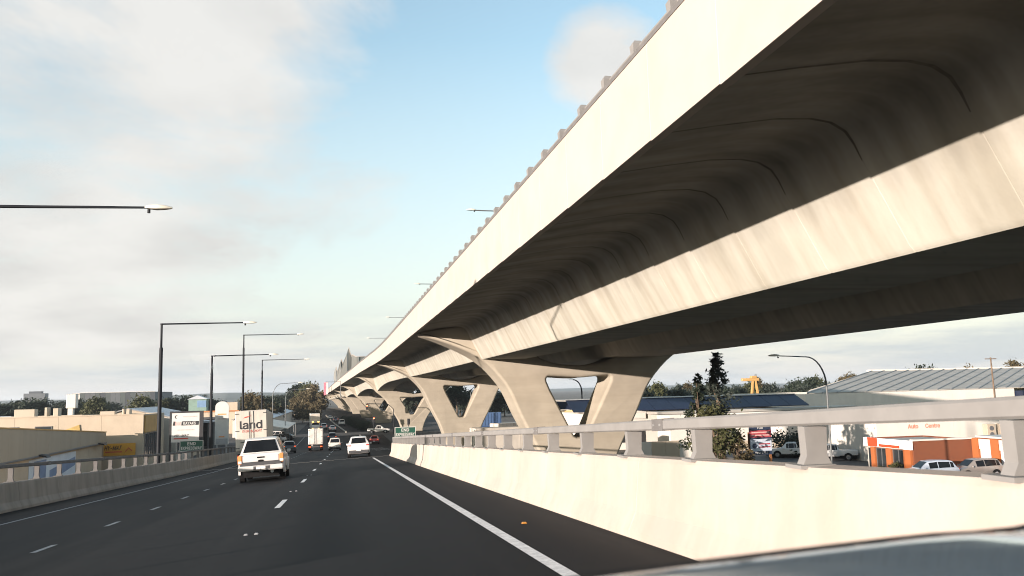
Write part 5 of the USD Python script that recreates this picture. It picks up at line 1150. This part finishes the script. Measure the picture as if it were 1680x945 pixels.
# the tall dark tree with the olive one in front, right of the nearest pier
tree('she_oak_tree', 'tall dark ragged tree between the nearest pier and the lamp, with pointed double top', (32.3, 68, 0), 12.0, 4.6, 'spire', 'grey', 150, 20, .19, 11, low=.3)
tree('she_oak_tree', 'shorter spire-topped dark tree close against the tall one', (30.9, 69.0, 0), 10.2, 3.4, 'spire', 'dark', 80, 18, .2, 12, low=.35)
tree('bottlebrush_tree', 'olive brown spreading tree in front of the tall dark one', (31.0, 66.5, 0), 7.7, 5.2, 'gum', 'olive', 40, 34, .2, 13, low=.52)
tree('bottlebrush_tree', 'thin low olive tree below the spreading one, beside the site sign', (32.6, 65.5, 0), 5.4, 2.8, 'gum', 'brown', 26, 26, .2, 14, low=.35)
# kinds that repeat
G1 = tree('gum_tree', 'rounded dark gum standing in front of the striped hall', (-78, 300, 0), 10.3, 11, 'gum', 'olive', 60, 55, .55, 21)
G2 = tree('gum_tree', 'olive gum behind the lettered truck, sunlit', (-25.5, 262, 0), 10.4, 11, 'gum', 'brown', 60, 60, .5, 22)
G3 = tree('dark_tree', 'dense dark tree at the picture edge on the far left horizon', (-108, 300, 0), 9.0, 12, 'round', 'dark', 60, 55, .55, 23)
G4 = tree('dark_tree', 'dark feathery tree on the skyline right of the nearest pier', (92, 220, 0), 9.2, 10, 'gum', 'grey', 55, 50, .5, 24)
G5 = tree('cypress_tree', 'dark rounded cone tree on the left horizon', (-93, 330, 0), 10.6, 6, 'round', 'dark', 40, 55, .5, 25)
K_ = 0
def put(src, label, x, y, s, rot, group): return dup(src, label, (x, y, -.05), rot, group, s)
GL = 'trees on the left horizon'
for i, (src, x, y, s, lb) in enumerate([(G3, -98, 300, (1.05, 1, 1.12), 'wide dark tree mass left of the pale tower'), (G3, -90, 318, (1.1, 1, 1.0), 'lower dark tree joined to the wide mass'), (G3, -118, 320, (1, 1, 1), 'dark tree cut by the picture edge'),
     (G1, -62, 290, (1, 1, 1.02), 'gum tree at the right end of the striped hall'), (G1, -57, 300, (.8, .9, .88), 'smaller brownish gum next to the hall end'), (G3, -71, 340, (.9, 1, .8), 'low dark bush tree below the hall wall'), (G3, -84, 310, (1.0, 1, .75), 'low dark tree at the foot of the silo'),
     (G3, -51, 300, (1.05, 1, 1.08), 'dark rounded tree left of the green cabin'), (G5, -42.5, 285, (1.35, 1.3, .92), 'dark rounded tree right of the green cabin'), (G3, -34, 330, (.8, 1, .85), 'small dark tree above the tan upper block'), (G2, -21, 240, (.85, 1, .93), 'olive gum right of the lettered truck roof'),
     (G3, -20, 255, (.7, .8, .98), 'dark tree right beside the lettered truck'), (G5, -18.5, 420, (1.6, 1, .95), 'dark tree on the far street left side'), (G3, -25, 480, (1.3, 1, 1.1), 'far dark tree between curved lamps'), (G4, -34, 520, (1.2, 1, 1.15), 'hazy tree behind the lettered truck')]):
    put(src, lb, x, y, s, 37 * i, GL)
GT = 'tree bank where the street ends'
for i, (src, x, y, s, lb) in enumerate([(G5, -19.5, 400, (1.2, 1.2, 1.45), 'dark tall tree at the left of the tree bank'), (G3, -16, 420, (1.0, 1, 1.62), 'darkest tree rising over the tree bank'), (G2, -14.5, 350, (.95, 1, 1.05), 'olive tree, left of the bank over the awning'), (G2, -11.5, 345, (1.0, 1, 1.22), 'olive tree, middle of the bank'),
     (G2, -9.0, 340, (.8, 1, 1.32), 'olive tree, tallest of the bank beside the banner'), (G1, -13.5, 380, (1.0, 1, 1.4), 'green gum behind the olive bank'),
     (G2, -12, 300, (.55, .7, .6), 'small brown tree at the bank foot'), (G2, -8.6, 290, (.5, .6, .55), 'small brown shrub tree by the street signs')]):
    put(src, lb, x, y, s, 53 * i + 10, GT)
GR = 'trees on the right horizon'
for i, (src, x, y, s, lb) in enumerate([(G2, 74, 205, (.8, 1, .86), 'brownish tree just right of the nearest pier'), (G4, 84, 222, (.8, 1, .9), 'grey tree on the skyline beyond the blue roof start'), (G4, 101, 230, (.9, 1, .95), 'feathery tree left of the tall dark tree'), (G3, 109, 230, (.7, 1, .95), 'dark tree behind the tall ragged tree'),
     (G4, 125, 228, (.85, 1, .95), 'tree beside the yellow crane leg'), (G4, 134, 224, (.9, 1, 1.0), 'tree midway between crane and lamp'), (G4, 143, 226, (1, 1, 1.05), 'broad tree by the curved lamp'), (G4, 119, 235, (.8, 1, .95), 'tree just left of the crane legs'), (G3, 150, 250, (.8, 1, 1.15), 'dark tree left over the ribbed roof'),
     (G3, 166, 215, (.75, .8, 1.42), 'dark domed tree standing over the ribbed roof'), (G2, 160, 240, (1.1, 1, 1.12), 'low brown foliage beside the domed tree'), (G2, 197, 215, (1.0, 1, 1.38), 'golden brown tree at the right picture edge'), (G2, 190, 225, (.9, 1, 1.25), 'golden tree left of the picture-edge one'), (G2, 204, 212, (1, 1, 1.5), 'tallest golden tree cut by the picture edge')]):
    put(src, lb, x, y, s, 71 * i + 5, GR)
for i in range(22):
    x = 72 + i * 5.6 + (i * 37 % 5); put([G4, G3, G4, G1, G2][i % 5], 'tree in the far skyline row behind the blue-roofed warehouse', x * 1.17, 262 + (i * 13 % 17), (.85, .9, .98 + .05 * (i * 7 % 4)), 41 * i, 'skyline row of trees behind the blue roof')
for i in range(16):
    put([G3, G1, G3, G5][i % 4], 'tree in the low far row on the horizon left of the street', -210 + i * 12.5 + (i * 5 % 4), 430 + (i * 17 % 40), (1.1, 1, .9 + .06 * (i * 5 % 4)), 67 * i, 'low far row of trees left of the street')
GU = 'trees seen under the viaduct'
tree('lemon_gum_tree', 'open-crowned gum seen through the opening of the second pier', (41.5, 300, 0), 12.5, 9, 'gum', 'dark', 40, 45, .5, 31, low=.5)
for i, (src, x, y, s, lb) in enumerate([(G3, 47, 330, (1.1, 1, 1.05), 'dark tree at the foot of the open-crowned gum'), (G3, 52, 300, (1, 1, .95), 'dark tree mass left of the nearest pier'), (G3, 59, 300, (1.1, 1, .95), 'dark tree mass closest to the nearest pier'), (G3, 38, 330, (1, 1, 1.25), 'dark tree filling the third pier opening'), (G3, 30, 330, (1, 1, 1.2), 'dark tree behind the third pier leg'), (G3, 24, 360, (1, 1, 1.2), 'dark tree behind the fourth pier')]):
    put(src, lb, x, y, s, 29 * i, GU)
B1 = tree('shrub', 'spiky green shrub in the planter at the shop windows', (50.2, 69.6, .5), 1.3, 1.1, 'round', 'olive', 16, 24, .14, 41, low=.1)
put(B1, 'second green shrub in the planter nearer the shop corner', 50.2, 72.0, 1.0, 40, 'planter shrubs'); B1.SetCustomDataByKey('group', 'planter shrubs')
H1 = tree('hedge_shrub', 'dark clipped hedge by the cream fence left of the lettered warehouse', (52.5, 92, 0), 3.3, 5.5, 'round', 'dark', 50, 50, .22, 42, low=.1)
for i, (x, y) in enumerate([(2.2, 222), (1.2, 236), (0.3, 250), (-.8, 266), (-1.8, 284)]):
    put(H1, ['dark shrub in the median, nearest the junction', 'dark shrub second in the median row', 'dark shrub third in the median row', 'dark shrub fourth in the median row', 'dark shrub last in the median row'][i], x + 4.4, y, (.7, .8, .65), 30 * i, 'shrubs along the street median')

# steam rising from a far works
pl = MB(); R = []
for i in range(15):
    u = i / 14; a = np.arange(14) * 2 * np.pi / 14; rad = 2.2 + 5.0 * u ** .8 + 1.2 * math.sin(7 * u)
    R.append([(-68 - 3.5 * u + 2.2 * math.sin(5 * u) + rad * math.cos(k) * (1 + .25 * math.sin(3 * k + 6 * u)), 500 + rad * math.sin(k), 5 + 29 * u) for k in a])
usdkit.material(stage, '/World/Looks/steam', {'v': ('principled_volume', {'color': (.95, .93, .92), 'density': 0.012, 'anisotropy': 0.1})}, [], volume='v.volume')
single('steam_plume', pl.loft(R), '/World/Looks/steam', 'pale steam plume rising behind the trees left of the lamp posts', 'steam', kind='stuff', smooth=True)
# ------------------------------------------------------------------ air
usdkit.material(stage, '/World/Looks/air', {'v': ('principled_volume', {'color': (.80, .88, .96), 'density': 0.00010, 'anisotropy': 0.2})}, [], volume='v.volume')
single('haze', MB().box(-7000, -400, -1.2, 7000, 6500, 48), '/World/Looks/air', kind='stuff')
